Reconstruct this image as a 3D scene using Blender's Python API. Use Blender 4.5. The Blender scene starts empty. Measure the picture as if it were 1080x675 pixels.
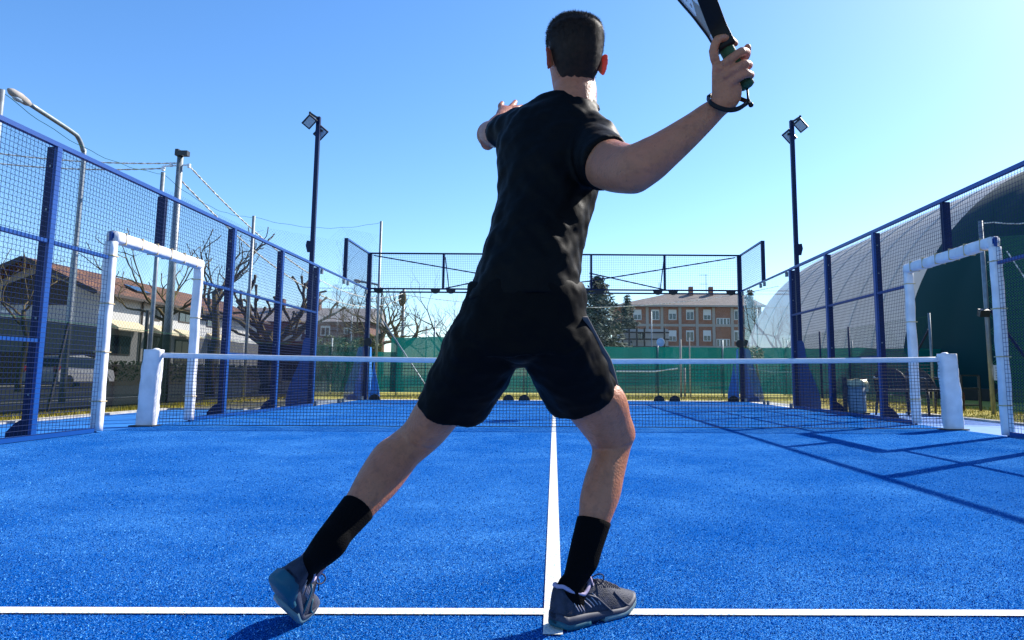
import bpy, bmesh, math, random
import numpy as np
from mathutils import Vector, Matrix, noise as mnoise
rng = random.Random(7)
SC = bpy.context.scene
COL = SC.collection

# ------------------------------------------------------------------ camera
F, CX, CY, CH, YAW, PITCH, ROLL, PX0, PY0 = 739.0, -0.0007, -8.992, 0.6536, 0.0065, 0.1215, 0.0051, 589.7, 306.6
def cam_axes():
    f = Vector((math.sin(YAW)*math.cos(PITCH), math.cos(YAW)*math.cos(PITCH), math.sin(PITCH)))
    r = Vector((math.cos(YAW), -math.sin(YAW), 0)); u = r.cross(f)
    return r*math.cos(ROLL)+u*math.sin(ROLL), -r*math.sin(ROLL)+u*math.cos(ROLL), f
RX, UP, FW = cam_axes()
CAMP = Vector((CX, CY, CH))
cd = bpy.data.cameras.new('camera'); cam = bpy.data.objects.new('camera', cd); COL.objects.link(cam)
cam.matrix_world = Matrix(((RX.x, UP.x, -FW.x, CX), (RX.y, UP.y, -FW.y, CY), (RX.z, UP.z, -FW.z, CH), (0, 0, 0, 1)))
cd.sensor_width = 36; cd.lens = F/1080*36
cd.shift_x = (540-PX0)/1080; cd.shift_y = (PY0-337.5)/1080
cd.clip_start = 0.05; cd.clip_end = 3000
SC.camera = cam
def at(px, py, d):
    """world point seen at photo pixel (px,py) with ground distance d in front of the camera"""
    r = RX*((px-PX0)/F) - UP*((py-PY0)/F) + FW
    return CAMP + r*(d/r.y)

# ------------------------------------------------------------------ light
SUN = Vector((2.97, 2.31, 3.0)).normalized()
EL = math.asin(SUN.z); AZ = math.atan2(SUN.x, SUN.y)
W = bpy.data.worlds.new('World'); SC.world = W; W.use_nodes = True
nt = W.node_tree; bg = nt.nodes['Background']
sky = nt.nodes.new('ShaderNodeTexSky'); sky.sky_type = 'NISHITA'; sky.sun_disc = False
sky.sun_elevation = EL; sky.sun_rotation = AZ; sky.air_density = 1.0; sky.dust_density = 0.4; sky.ozone_density = 4.0; sky.altitude = 100
hs = nt.nodes.new('ShaderNodeHueSaturation'); hs.inputs['Saturation'].default_value = 1.2; hs.inputs['Hue'].default_value = .5035
nt.links.new(sky.outputs[0], hs.inputs['Color']); nt.links.new(hs.outputs[0], bg.inputs[0]); bg.inputs[1].default_value = 0.145
sl = bpy.data.lights.new('sun', 'SUN'); sl.energy = 5.0; sl.angle = math.radians(0.5); sl.color = (1, .95, .87)
so = bpy.data.objects.new('sun', sl); COL.objects.link(so)
so.rotation_euler = SUN.to_track_quat('Z', 'Y').to_euler()
SC.view_settings.view_transform = 'Standard'; SC.view_settings.look = 'None'
SC.view_settings.exposure = 0.78; SC.view_settings.gamma = 1
SC.view_settings.use_curve_mapping = False
SC.render.engine = 'CYCLES'
SC.cycles.transparent_max_bounces = 24; SC.cycles.max_bounces = 8

# ------------------------------------------------------------------ helpers
EACH = {'awning', 'bolt', 'glass_clamp', 'chimney', 'insulator', 'tie_strap', 'rail', 'cross_brace', 'base_plate', 'screen_post', 'window_glass', 'floor_band', 'arm', 'guy_wire', 'fascia', 'stripe', 'overlay_band'}
class MB:
    def __init__(s): s.v = []; s.f = []; s.g = []
    def add(s, vs, fs):
        o = len(s.v); s.g.append((o, len(s.f))); s.v += [tuple(v) for v in vs]; s.f += [tuple(i+o for i in f) for f in fs]
    def box(s, a, b):
        (x0, y0, z0), (x1, y1, z1) = a, b
        s.add([(x0,y0,z0),(x1,y0,z0),(x1,y1,z0),(x0,y1,z0),(x0,y0,z1),(x1,y0,z1),(x1,y1,z1),(x0,y1,z1)],
              [(0,3,2,1),(4,5,6,7),(0,1,5,4),(1,2,6,5),(2,3,7,6),(3,0,4,7)])
    def obox(s, c, ax, ay, az):
        c = Vector(c); ax, ay, az = Vector(ax), Vector(ay), Vector(az)
        s.add([c+ax*i+ay*j+az*k for k in (-1,1) for (i,j) in ((-1,-1),(1,-1),(1,1),(-1,1))],
              [(0,3,2,1),(4,5,6,7),(0,1,5,4),(1,2,6,5),(2,3,7,6),(3,0,4,7)])
    def bar(s, p, q, w, h, up=(0,0,1)):
        p, q = Vector(p), Vector(q); d = (q-p); t = d.normalized(); up = Vector(up)
        if abs(t.dot(up)) > .98: up = Vector((0,1,0))
        a = t.cross(up).normalized(); b = a.cross(t)
        s.obox((p+q)/2, d/2, a*w/2, b*h/2)
    def tube(s, pts, r, n=6, cap=True):
        pts = [Vector(p) for p in pts]; m = len(pts)
        rs = r if isinstance(r, (list, tuple)) else [r]*m
        t0 = (pts[1]-pts[0]).normalized()
        a = t0.cross(Vector((0,0,1)) if abs(t0.z) < .9 else Vector((0,1,0))).normalized()
        vs = []
        for i, p in enumerate(pts):
            t = (pts[min(i+1,m-1)]-pts[max(i-1,0)]).normalized()
            a = (a - t*a.dot(t)).normalized(); b = t.cross(a)
            for k in range(n):
                an = 2*math.pi*k/n
                vs.append(p+(a*math.cos(an)+b*math.sin(an))*rs[i])
        fs = [(i*n+k, i*n+(k+1)%n, (i+1)*n+(k+1)%n, (i+1)*n+k) for i in range(m-1) for k in range(n)]
        if cap: fs += [tuple(range(n))[::-1], tuple((m-1)*n+k for k in range(n))]
        s.add(vs, fs)
    def rings(s, rings, cap=True):
        n = len(rings[0]); m = len(rings); vs = [v for r in rings for v in r]
        fs = [(i*n+k, i*n+(k+1)%n, (i+1)*n+(k+1)%n, (i+1)*n+k) for i in range(m-1) for k in range(n)]
        if cap: fs += [tuple(range(n))[::-1], tuple((m-1)*n+k for k in range(n))]
        s.add(vs, fs)
    def prism(s, poly, off):
        """planar polygon (list of 3D) thickened by vector off"""
        n = len(poly); off = Vector(off); P = [Vector(p) for p in poly]
        s.add(P+[p+off for p in P], [tuple(range(n))[::-1], tuple(range(n, 2*n))]+[(i,(i+1)%n,n+(i+1)%n,n+i) for i in range(n)])
    def ball(s, c, r, nu=12, nv=8, rz=None):
        c = Vector(c); r = r if hasattr(r, '__len__') else (r,r,r)
        vs = [c+Vector((0,0,-r[2]))]; fs = []
        for j in range(1, nv):
            ph = -math.pi/2+math.pi*j/nv
            for i in range(nu):
                th = 2*math.pi*i/nu
                vs.append(c+Vector((r[0]*math.cos(ph)*math.cos(th), r[1]*math.cos(ph)*math.sin(th), r[2]*math.sin(ph))))
        vs.append(c+Vector((0,0,r[2]))); L = len(vs)-1
        for i in range(nu):
            fs.append((0, 1+(i+1)%nu, 1+i)); fs.append((L, L-nu+i, L-nu+(i+1)%nu))
        for j in range(nv-2):
            for i in range(nu):
                a = 1+j*nu
                fs.append((a+i, a+(i+1)%nu, a+nu+(i+1)%nu, a+nu+i))
        s.add(vs, fs)
    def cyl(s, c, axis, r, h, n=20):
        c = Vector(c); ax = Vector(axis).normalized()
        s.tube([c-ax*h/2, c+ax*h/2], r, n)
    def build(s, name, m, parent=None, smooth=False):
        if name in EACH and len(s.g) > 1:      # every separate piece an object of its own
            out = []; ends = s.g[1:]+[(len(s.v), len(s.f))]
            for (v0, f0), (v1, f1) in zip(s.g, ends):
                q = MB(); q.add(s.v[v0:v1], [tuple(i-v0 for i in f) for f in s.f[f0:f1]]); out.append(q.build(name, m, parent, smooth))
            return out[0]
        me = bpy.data.meshes.new(name); me.from_pydata(s.v, [], s.f); me.update()
        if smooth: me.polygons.foreach_set('use_smooth', [True]*len(me.polygons))
        return link(name, me, m, parent)
def link(name, me, m, parent=None):
    o = bpy.data.objects.new(name, me); COL.objects.link(o)
    me.materials.clear()
    for mm in (m if isinstance(m, (list, tuple)) else [m]): me.materials.append(mm)
    if parent:
        o.parent = parent
        o.matrix_parent_inverse = parent.matrix_world.inverted() if parent.type != 'EMPTY' else Matrix.Translation(-Vector(parent.location))
    return o
def tag(o, label=None, cat=None, group=None, kind=None):
    for k, v in (('label', label), ('category', cat), ('group', group), ('kind', kind)):
        if v: o[k] = v
    return o
def thing(name, loc, label, cat, group=None):
    o = bpy.data.objects.new(name, None); COL.objects.link(o); o.location = loc; o.empty_display_size = .1
    return tag(o, label, cat, group)
def struct(o): o['kind'] = 'structure'; return o
def cat_rom(pts, n):
    P = [np.array(p, float) for p in pts]; out = []
    P = [2*P[0]-P[1]]+P+[2*P[-1]-P[-2]]
    for i in range(1, len(P)-2):
        for k in range(n):
            t = k/n; a, b, c, d = P[i-1], P[i], P[i+1], P[i+2]
            out.append(.5*((2*b)+(-a+c)*t+(2*a-5*b+4*c-d)*t*t+(-a+3*b-3*c+d)*t**3))
    out.append(P[-2]); return out

# ------------------------------------------------------------------ materials
def mat(name, col, rough=.6, metal=0, var=0, vscale=8, bump=0, bscale=60, col2=None, spec=None, coat=0, detail=4, stretch=None, sss=0):
    m = bpy.data.materials.new(name); m.use_nodes = True; n = m.node_tree; b = n.nodes['Principled BSDF']
    b.inputs['Base Color'].default_value = (*col, 1); b.inputs['Roughness'].default_value = rough; b.inputs['Metallic'].default_value = metal
    if spec is not None: b.inputs['Specular IOR Level'].default_value = spec
    if coat: b.inputs['Coat Weight'].default_value = coat
    if sss:
        b.inputs['Subsurface Weight'].default_value = sss; b.inputs['Subsurface Radius'].default_value = (.5,.18,.1); b.inputs['Subsurface Scale'].default_value = .02
    tc = n.nodes.new('ShaderNodeTexCoord'); src = tc.outputs['Object']
    if stretch:
        mp = n.nodes.new('ShaderNodeMapping'); mp.inputs['Scale'].default_value = stretch; n.links.new(src, mp.inputs[0]); src = mp.outputs[0]
    if var or col2:
        t = n.nodes.new('ShaderNodeTexNoise'); t.inputs['Scale'].default_value = vscale; t.inputs['Detail'].default_value = detail; n.links.new(src, t.inputs[0])
        r = n.nodes.new('ShaderNodeValToRGB'); n.links.new(t.outputs[0], r.inputs[0])
        c2 = col2 or tuple(min(1, c*(1+var)) for c in col); c1 = col if col2 else tuple(c*(1-var) for c in col)
        r.color_ramp.elements[0].position = .35; r.color_ramp.elements[1].position = .65
        r.color_ramp.elements[0].color = (*c1, 1); r.color_ramp.elements[1].color = (*c2, 1)
        n.links.new(r.outputs[0], b.inputs['Base Color'])
    if bump:
        t = n.nodes.new('ShaderNodeTexNoise'); t.inputs['Scale'].default_value = bscale; t.inputs['Detail'].default_value = 5; n.links.new(src, t.inputs[0])
        bp = n.nodes.new('ShaderNodeBump'); bp.inputs['Strength'].default_value = bump; bp.inputs['Distance'].default_value = .01
        n.links.new(t.outputs[0], bp.inputs['Height']); n.links.new(bp.outputs[0], b.inputs['Normal'])
    return m
def turf_mat():
    m = bpy.data.materials.new('blue_turf'); m.use_nodes = True; n = m.node_tree; L = n.links; b = n.nodes['Principled BSDF']
    b.inputs['Roughness'].default_value = 1; b.inputs['Specular IOR Level'].default_value = 0
    tc = n.nodes.new('ShaderNodeTexCoord')
    def noise(s, d=2, ro=.6):
        t = n.nodes.new('ShaderNodeTexNoise'); t.inputs['Scale'].default_value = s; t.inputs['Detail'].default_value = d; t.inputs['Roughness'].default_value = ro; L.new(tc.outputs['Object'], t.inputs[0]); return t.outputs[0]
    def ramp(i, p0, p1, c0, c1):
        r = n.nodes.new('ShaderNodeValToRGB'); L.new(i, r.inputs[0]); e = r.color_ramp.elements
        e[0].position = p0; e[1].position = p1; e[0].color = (*c0, 1); e[1].color = (*c1, 1); return r.outputs[0]
    def mix(f, a, c, op='MIX'):
        x = n.nodes.new('ShaderNodeMix'); x.data_type = 'RGBA'; x.blend_type = op
        if isinstance(f, float): x.inputs[0].default_value = f
        else: L.new(f, x.inputs[0])
        L.new(a, x.inputs[6]); L.new(c, x.inputs[7]); return x.outputs[2]
    grain = noise(190, 3, .75)
    base = ramp(grain, .38, .62, (.0001, .021, .115), (.0002, .098, .44))
    sandc = ramp(noise(420, 1), .3, .7, (.005, .175, .54), (.17, .45, .80))
    # sand worked into the pile: more of it where play has spread it
    patch = ramp(noise(1.1, 7, .68), .30, .78, (0, 0, 0), (1, 1, 1))
    def flecks(g, lo, hi, k):
        mm = n.nodes.new('ShaderNodeMath'); mm.operation = 'MULTIPLY_ADD'; L.new(patch, mm.inputs[0]); mm.inputs[1].default_value = k; L.new(g, mm.inputs[2])
        return ramp(mm.outputs[0], lo, hi, (0, 0, 0), (1, 1, 1))
    x1 = mix(flecks(noise(250, 2, .6),   .58, .66, .11), base, sandc)
    x2 = mix(flecks(noise(75, 3, .8), .635, .71, .085), x1, sandc)
    x3 = mix(flecks(noise(26, 4, .85), .68, .77, .065), x2, sandc)
    L.new(x3, b.inputs['Base Color'])
    bp = n.nodes.new('ShaderNodeBump'); bp.inputs['Strength'].default_value = .6; bp.inputs['Distance'].default_value = .006
    L.new(grain, bp.inputs['Height']); L.new(bp.outputs[0], b.inputs['Normal'])
    return m
def mix_transparent(name, col, alpha, rough=.8):
    m = mat(name, col, rough, spec=0); n = m.node_tree; b = n.nodes['Principled BSDF']; out = n.nodes['Material Output']
    tr = n.nodes.new('ShaderNodeBsdfTransparent'); mx = n.nodes.new('ShaderNodeMixShader'); mx.inputs[0].default_value = alpha
    n.links.new(tr.outputs[0], mx.inputs[1]); n.links.new(b.outputs[0], mx.inputs[2]); n.links.new(mx.outputs[0], out.inputs[0]); return m
def translucent(m, col, k):
    n = m.node_tree; b = n.nodes['Principled BSDF']; t = n.nodes.new('ShaderNodeBsdfTranslucent'); t.inputs[0].default_value = (*col, 1)
    mx = n.nodes.new('ShaderNodeMixShader'); mx.inputs[0].default_value = k; n.links.new(b.outputs[0], mx.inputs[1]); n.links.new(t.outputs[0], mx.inputs[2]); n.links.new(mx.outputs[0], n.nodes['Material Output'].inputs[0]); return m
def glass_mat(name='clear_glass', tint=(.97, .99, .995)):
    m = bpy.data.materials.new(name); m.use_nodes = True; n = m.node_tree; out = n.nodes['Material Output']; n.nodes.remove(n.nodes['Principled BSDF'])
    tr = n.nodes.new('ShaderNodeBsdfTransparent'); tr.inputs[0].default_value = (*tint, 1)
    gl = n.nodes.new('ShaderNodeBsdfGlossy'); gl.inputs['Roughness'].default_value = .0; gl.inputs[0].default_value = (.9, .95, 1, 1)
    df = n.nodes.new('ShaderNodeBsdfDiffuse'); df.inputs[0].default_value = (.6, .65, .68, 1)
    fr0 = n.nodes.new('ShaderNodeFresnel'); fr0.inputs[0].default_value = 1.3; fr = n.nodes.new('ShaderNodeMath'); fr.operation = 'MULTIPLY'; fr.inputs[1].default_value = .28; n.links.new(fr0.outputs[0], fr.inputs[0])
    mx = n.nodes.new('ShaderNodeMixShader'); n.links.new(fr.outputs[0], mx.inputs[0]); n.links.new(tr.outputs[0], mx.inputs[1]); n.links.new(gl.outputs[0], mx.inputs[2])
    # a film of dust on the pane
    mx2 = n.nodes.new('ShaderNodeMixShader'); t = n.nodes.new('ShaderNodeTexNoise'); t.inputs['Scale'].default_value = 2.5; t.inputs['Detail'].default_value = 6
    r = n.nodes.new('ShaderNodeMapRange'); r.inputs[1].default_value = .3; r.inputs[2].default_value = .8; r.inputs[3].default_value = .0; r.inputs[4].default_value = .03
    tc = n.nodes.new('ShaderNodeTexCoord'); n.links.new(tc.outputs['Object'], t.inputs[0]); n.links.new(t.outputs[0], r.inputs[0]); n.links.new(r.outputs[0], mx2.inputs[0])
    n.links.new(mx.outputs[0], mx2.inputs[1]); n.links.new(df.outputs[0], mx2.inputs[2]); n.links.new(mx2.outputs[0], out.inputs[0]); return m
def brick_mat(name, c1, c2, mortar, sx=1, bw=.25, rh=.075, axes='xz', rough=.85, ms=.008):
    m = bpy.data.materials.new(name); m.use_nodes = True; n = m.node_tree; b = n.nodes['Principled BSDF']; b.inputs['Roughness'].default_value = rough
    tc = n.nodes.new('ShaderNodeTexCoord'); sp = n.nodes.new('ShaderNodeSeparateXYZ'); cb = n.nodes.new('ShaderNodeCombineXYZ'); n.links.new(tc.outputs['Object'], sp.inputs[0])
    ad = n.nodes.new('ShaderNodeMath'); ad.operation = 'ADD'; n.links.new(sp.outputs[0], ad.inputs[0]); n.links.new(sp.outputs[1], ad.inputs[1])
    n.links.new(ad.outputs[0], cb.inputs[0]); n.links.new(sp.outputs[2 if axes == 'xz' else 1], cb.inputs[1])
    if axes == 'xy': n.links.new(sp.outputs[0], cb.inputs[0])
    if axes == 'yx': n.links.new(sp.outputs[1], cb.inputs[0]); n.links.new(sp.outputs[0], cb.inputs[1])
    t = n.nodes.new('ShaderNodeTexBrick'); t.inputs['Scale'].default_value = 1; t.inputs['Brick Width'].default_value = bw; t.inputs['Row Height'].default_value = rh; t.inputs['Mortar Size'].default_value = ms
    t.inputs['Color1'].default_value = (*c1, 1); t.inputs['Color2'].default_value = (*c2, 1); t.inputs['Mortar'].default_value = (*mortar, 1)
    n.links.new(cb.outputs[0], t.inputs[0])
    no = n.nodes.new('ShaderNodeTexNoise'); no.inputs['Scale'].default_value = 1.5; no.inputs['Detail'].default_value = 6; n.links.new(tc.outputs['Object'], no.inputs[0])
    mr = n.nodes.new('ShaderNodeMapRange'); mr.inputs[3].default_value = .65; mr.inputs[4].default_value = 1.3; n.links.new(no.outputs[0], mr.inputs[0])
    mx = n.nodes.new('ShaderNodeMix'); mx.data_type = 'RGBA'; mx.blend_type = 'MULTIPLY'; mx.inputs[0].default_value = 1
    n.links.new(t.outputs[0], mx.inputs[6]); n.links.new(mr.outputs[0], mx.inputs[7]); n.links.new(mx.outputs[2], b.inputs['Base Color']); return m

M = dict(
 turf=turf_mat(), line=mat('line_fibre', (.72, .70, .64), .85, var=.12, vscale=200, bump=.3, bscale=300),
 apron=mat('apron_paint', (.008, .16, .50), .7, var=.12, vscale=5, bump=.1, bscale=120),
 kerb=mat('concrete', (.5, .47, .4), .9, var=.2, vscale=6, bump=.2),
 steel=mat('blue_painted_steel', (.0008, .055, .26), .38, var=.06, vscale=3, bump=.03, bscale=200),
 wire=mat('blue_mesh_wire', (.002, .018, .085), .6, spec=.2),
 navy=mat('dark_blue_steel', (.002, .012, .060), .45, spec=.25),  # darker blue than the rails
 black=mat('black_rubber', (.012, .012, .014), .6), galv=mat('galvanised_steel', (.24, .27, .29), .5, .6, var=.15, vscale=10),
 vinyl=mat('white_vinyl', (.74, .74, .77), .5, var=.12, vscale=5, bump=.35, bscale=14), tape=mat('net_tape', (.82, .82, .84), .6, var=.05, vscale=20),
 strap=mat('tie_strap', (.55, .42, .22), .7), cord=mat('net_cord', (.012, .014, .02), .7), glass=glass_mat(),
 grass=mat('grass', (.22, .20, .018), .95, col2=(.48, .37, .04), vscale=9, bump=.6, bscale=90, detail=8),
 earth=mat('dry_ground', (.10, .095, .04), .95, col2=(.17, .14, .06), vscale=2, bump=.4, bscale=30, detail=8),
 road=mat('asphalt', (.05, .05, .055), .9, var=.2, vscale=4, bump=.3, bscale=80), roadline=mat('road_paint', (.7, .7, .68), .8, var=.1),
 screen=mix_transparent('green_shade_cloth', (.001, .13, .115), .94), darkcloth=mix_transparent('dark_shade_cloth', (.004, .009, .008), .80),
 greenwire=mat('green_wire', (.015, .09, .045), .7, spec=.1), netfine=mat('pale_net_cord', (.02, .04, .045), .9, spec=0), greennet=mat('green_net_cord', (.03, .17, .09), .7),
 white=mat('white_plaster', (.42, .415, .40), .9, var=.06, vscale=1.2), cable=mat('twisted_cable', (.62, .60, .56), .6, var=.5, vscale=9),
 tile=brick_mat('roof_tile', (.22, .088, .034), (.085, .040, .022), (.03, .015, .01), bw=.55, rh=.42, axes='yx', ms=.04),
 wood=mat('dark_wood', (.035, .025, .02), .7), frame=mat('window_frame', (.6, .6, .58), .5), pane=mat('window_pane', (.02, .03, .04), .08, spec=.8), awning=mat('cream_awning', (.46, .39, .25), .8, var=.06),
 brick=brick_mat('red_brick', (.17, .055, .035), (.12, .04, .028), (.16, .12, .1)), brick2=brick_mat('orange_brick', (.34, .125, .058), (.27, .10, .05), (.26, .18, .13)),
 greyroof=mat('grey_roof', (.24, .21, .2), .85, var=.15, vscale=2), brownroof=brick_mat('brown_tile', (.20, .15, .125), (.15, .115, .10), (.09, .07, .06), bw=.5, rh=.35, axes='xy'), pil=mat('pale_concrete', (.36, .32, .28), .9, var=.1),
 bark=mat('bark', (.045, .035, .02), .95, col2=(.13, .095, .03), vscale=3, bump=.8, bscale=25), twig=mat('twig_bark', (.06, .05, .045), .9), conifer=mat('conifer_needles', (.012, .03, .014), .8, col2=(.035, .06, .02), vscale=2), hedge=mat('hedge_leaf', (.03, .06, .012), .7, col2=(.10, .11, .02), vscale=3),
 domewhite=mat('dome_membrane', (.66, .67, .68), .55, var=.12, vscale=.3), domegreen=mat('dome_green_membrane', (.001, .036, .038), .75, var=.06, vscale=.5, spec=.15), seam=mat('dome_seam', (.60, .61, .63), .6),
 carwhite=mat('white_car_paint', (.7, .7, .72), .25, coat=.6), red=mat('red_lens', (.5, .01, .01), .2), tyre=mat('tyre', (.015, .015, .015), .8),
 plastic=mat('dark_plastic', (.02, .022, .03), .35), binblue=mat('bin_plastic', (.26, .36, .44), .5), bag=mat('bin_bag', (.75, .70, .42), .35, bump=.5, bscale=40), paper=mat('paper', (.6, .62, .66), .8),
 lens=mat('floodlight_glass', (.42, .50, .56), .12, spec=.6), darkmetal=mat('dark_metal', (.02, .022, .025), .45),
 skin=mat('skin', (.46, .172, .082), .45, var=.10, vscale=28, bump=.3, bscale=160, sss=.15, spec=.4), hair=mat('dark_hair', (.021, .0105, .0055), .6, var=.4, vscale=60, spec=.25),
 shirt=mat('black_jersey', (.0028, .0028, .003), .55, bump=.12, bscale=500, spec=.10), shorts=mat('black_shorts_fabric', (.0028, .0028, .003), .6, bump=.12, bscale=450, spec=.07), lining=mat('grey_lining', (.10, .092, .095), .8), sock=mat('black_sock', (.003, .003, .0035), .9, bump=.4, bscale=300, spec=.06),
 shoe=mat('shoe_mesh', (.019, .023, .044), .7, var=.35, vscale=40, bump=.3, bscale=260), shoelight=mat('shoe_stripe', (.42, .38, .42), .6), teal=mat('teal_rubber', (.004, .085, .13), .6), midsole=mat('midsole_foam', (.022, .028, .055), .6), outsole=mat('pale_outsole', (.11, .20, .24), .5), lav=mat('lavender_lining', (.38, .32, .46), .8), lace=mat('dark_laces', (.03, .03, .05), .8),
 rface=mat('racket_face', (.55, .58, .62), .3, coat=.3), rframe=mat('racket_frame', (.006, .006, .007), .45, spec=.2), grip=mat('green_grip', (.01, .07, .025), .7, bump=.3, bscale=150), rwedge=mat('racket_wedge', (.20, .17, .14), .4),
)

translucent(M['domewhite'], (.85, .86, .88), .55); 
_n = M['screen'].node_tree; _t = _n.nodes.new('ShaderNodeBsdfTranslucent'); _t.inputs[0].default_value = (.001, .16, .14, 1)   # woven cloth lets sun through
_x = _n.nodes.new('ShaderNodeMixShader'); _x.inputs[0].default_value = .3; _m = [k for k in _n.nodes if k.type == 'MIX_SHADER' and k is not _x and k.outputs[0].links][0]
_n.links.new(_n.nodes['Principled BSDF'].outputs[0], _x.inputs[1]); _n.links.new(_t.outputs[0], _x.inputs[2]); _n.links.new(_x.outputs[0], _m.inputs[2])
M['ear'] = translucent(mat('ear_skin', (.42, .15, .10), .5, sss=.2), (.75, .16, .10), .42)

for nd in M['line'].node_tree.nodes:
    if nd.type == 'VALTORGB':
        nd.color_ramp.elements[0].position = .33; nd.color_ramp.elements[1].position = .48; nd.color_ramp.elements[0].color = (.16, .34, .62, 1); nd.color_ramp.elements[1].color = (.72, .70, .63, 1)
    if nd.type == 'TEX_NOISE' and nd.inputs['Scale'].default_value == 200: nd.inputs['Scale'].default_value = 140; nd.inputs['Detail'].default_value = 6
def skin_detail(m):
    # blotches, freckles and pores
    n = m.node_tree; b = n.nodes['Principled BSDF']; tc = n.nodes.new('ShaderNodeTexCoord'); src = b.inputs['Base Color'].links[0].from_socket
    for sc, lo, hi, c, k in ((7, .42, .62, (.46,.15,.09), .35), (60, .52, .68, (.22,.085,.05), .35), (230, .66, .72, (.10,.045,.03), .55)):
        t = n.nodes.new('ShaderNodeTexNoise'); t.inputs['Scale'].default_value = sc; t.inputs['Detail'].default_value = 4; n.links.new(tc.outputs['Object'], t.inputs[0])
        r = n.nodes.new('ShaderNodeMapRange'); r.inputs[1].default_value = lo; r.inputs[2].default_value = hi; r.inputs[4].default_value = k; n.links.new(t.outputs[0], r.inputs[0])
        x = n.nodes.new('ShaderNodeMix'); x.data_type = 'RGBA'; n.links.new(r.outputs[0], x.inputs[0]); n.links.new(src, x.inputs[6]); x.inputs[7].default_value = (*c, 1); src = x.outputs[2]
    n.links.new(src, b.inputs['Base Color'])
skin_detail(M['skin'])

# ================================================================== SETTING
def sheet(name, x0, y0, x1, y1, z, m, t=None):
    b = MB(); b.add([(x0,y0,z),(x1,y0,z),(x1,y1,z),(x0,y1,z)], [(0,1,2,3)]); return struct(b.build(name, m))
sheet('ground', -1500, -60, 1500, 2500, -.012, M['earth'])
sheet('court_turf', -5.14, -10.2, 5.14, 10.1, .004, M['turf'])
sheet('service_line', -5.08, -6.985, 5.08, -6.935, .008, M['line'])
sheet('centre_line', -.025, -7.135, .025, -.01, .0085, M['line'])
sheet('far_service_line', -5.08, 6.935, 5.08, 6.985, .008, M['line'])
sheet('far_centre_line', -.025, .01, .025, 7.13, .0085, M['line'])
b = MB()
b.add([(-7.15,-10,0),(-5.14,-10,0),(-5.14,5.6,0),(-5.5,4.9,0),(-5.75,4.3,0),(-7.15,4.2,0)], [(0,1,2,3,4,5)])
b.add([(5.14,-10,0),(6.55,-10,0),(6.55,4.2,0),(5.5,4.4,0),(5.14,5.6,0)], [(0,1,2,3,4)]); struct(b.build('apron', M['apron']))
b = MB()
b.box((-7.33,-10,-.05),(-7.15,4.2,.03)); b.box((-7.33,4.2,-.05),(-5.75,4.38,.03)); b.box((-5.75,4.38,-.05),(-5.6,10.35,.012)); b.box((-5.6,5.6,-.05),(-5.15,10.35,.002))
b.box((6.55,-10,-.05),(6.72,4.2,.03)); b.box((5.14,5.6,-.05),(5.75,10.35,.002)); b.box((-5.6,10.1,-.05),(5.75,10.5,.003)); struct(b.build('kerb', M['kerb']))
sheet('grass', -8.6, -10, -7.33, 60, -.006, M['grass'])
b = MB(); b.add([(-5.6,10.5,-.004),(5.75,10.5,-.004),(5.75,-10,-.004),(13,-10,-.004),(13,40,-.004),(-7.33,40,-.004),(-7.33,10.5,-.004)], [(0,1,2,3,4,5,6)]); b.build('lawn', M['grass'])['kind'] = 'structure'
sheet('road', -26.5, -40, -9.2, 120, -.006, M['road'])
b = MB()
b.add([(-12.35,-10,-.002),(-12.2,-10,-.002),(-12.2,60,-.002),(-12.35,60,-.002)], [(0,1,2,3)])
struct(b.build('road_line', M['roadline']))
sheet('pavement', -29, -40, -26.5, 120, .02, M['kerb'])
# grass blades along the kerbs (uncountable)
b = MB()
def blades(x0, x1, y0, y1, n, h):
    for _ in range(n):
        x, y = rng.uniform(x0, x1), rng.uniform(y0, y1); a = rng.uniform(0, 6.28); hh = h*rng.uniform(.4, 1.2); w = .006
        dx, dy = math.cos(a), math.sin(a)
        b.add([(x-dx*w, y-dy*w, -.005), (x+dx*w, y+dy*w, -.005), (x+dy*hh*.5, y-dx*hh*.5, hh)], [(0,1,2)])
blades(-8.4, -7.34, -2, 12, 5000, .09); blades(6.73, 9.8, -1, 12, 9000, .05); blades(-5.6, 6.5, 10.5, 14.8, 9000, .06)
tag(b.build('grass_blades', M['grass']), kind='stuff')
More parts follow.
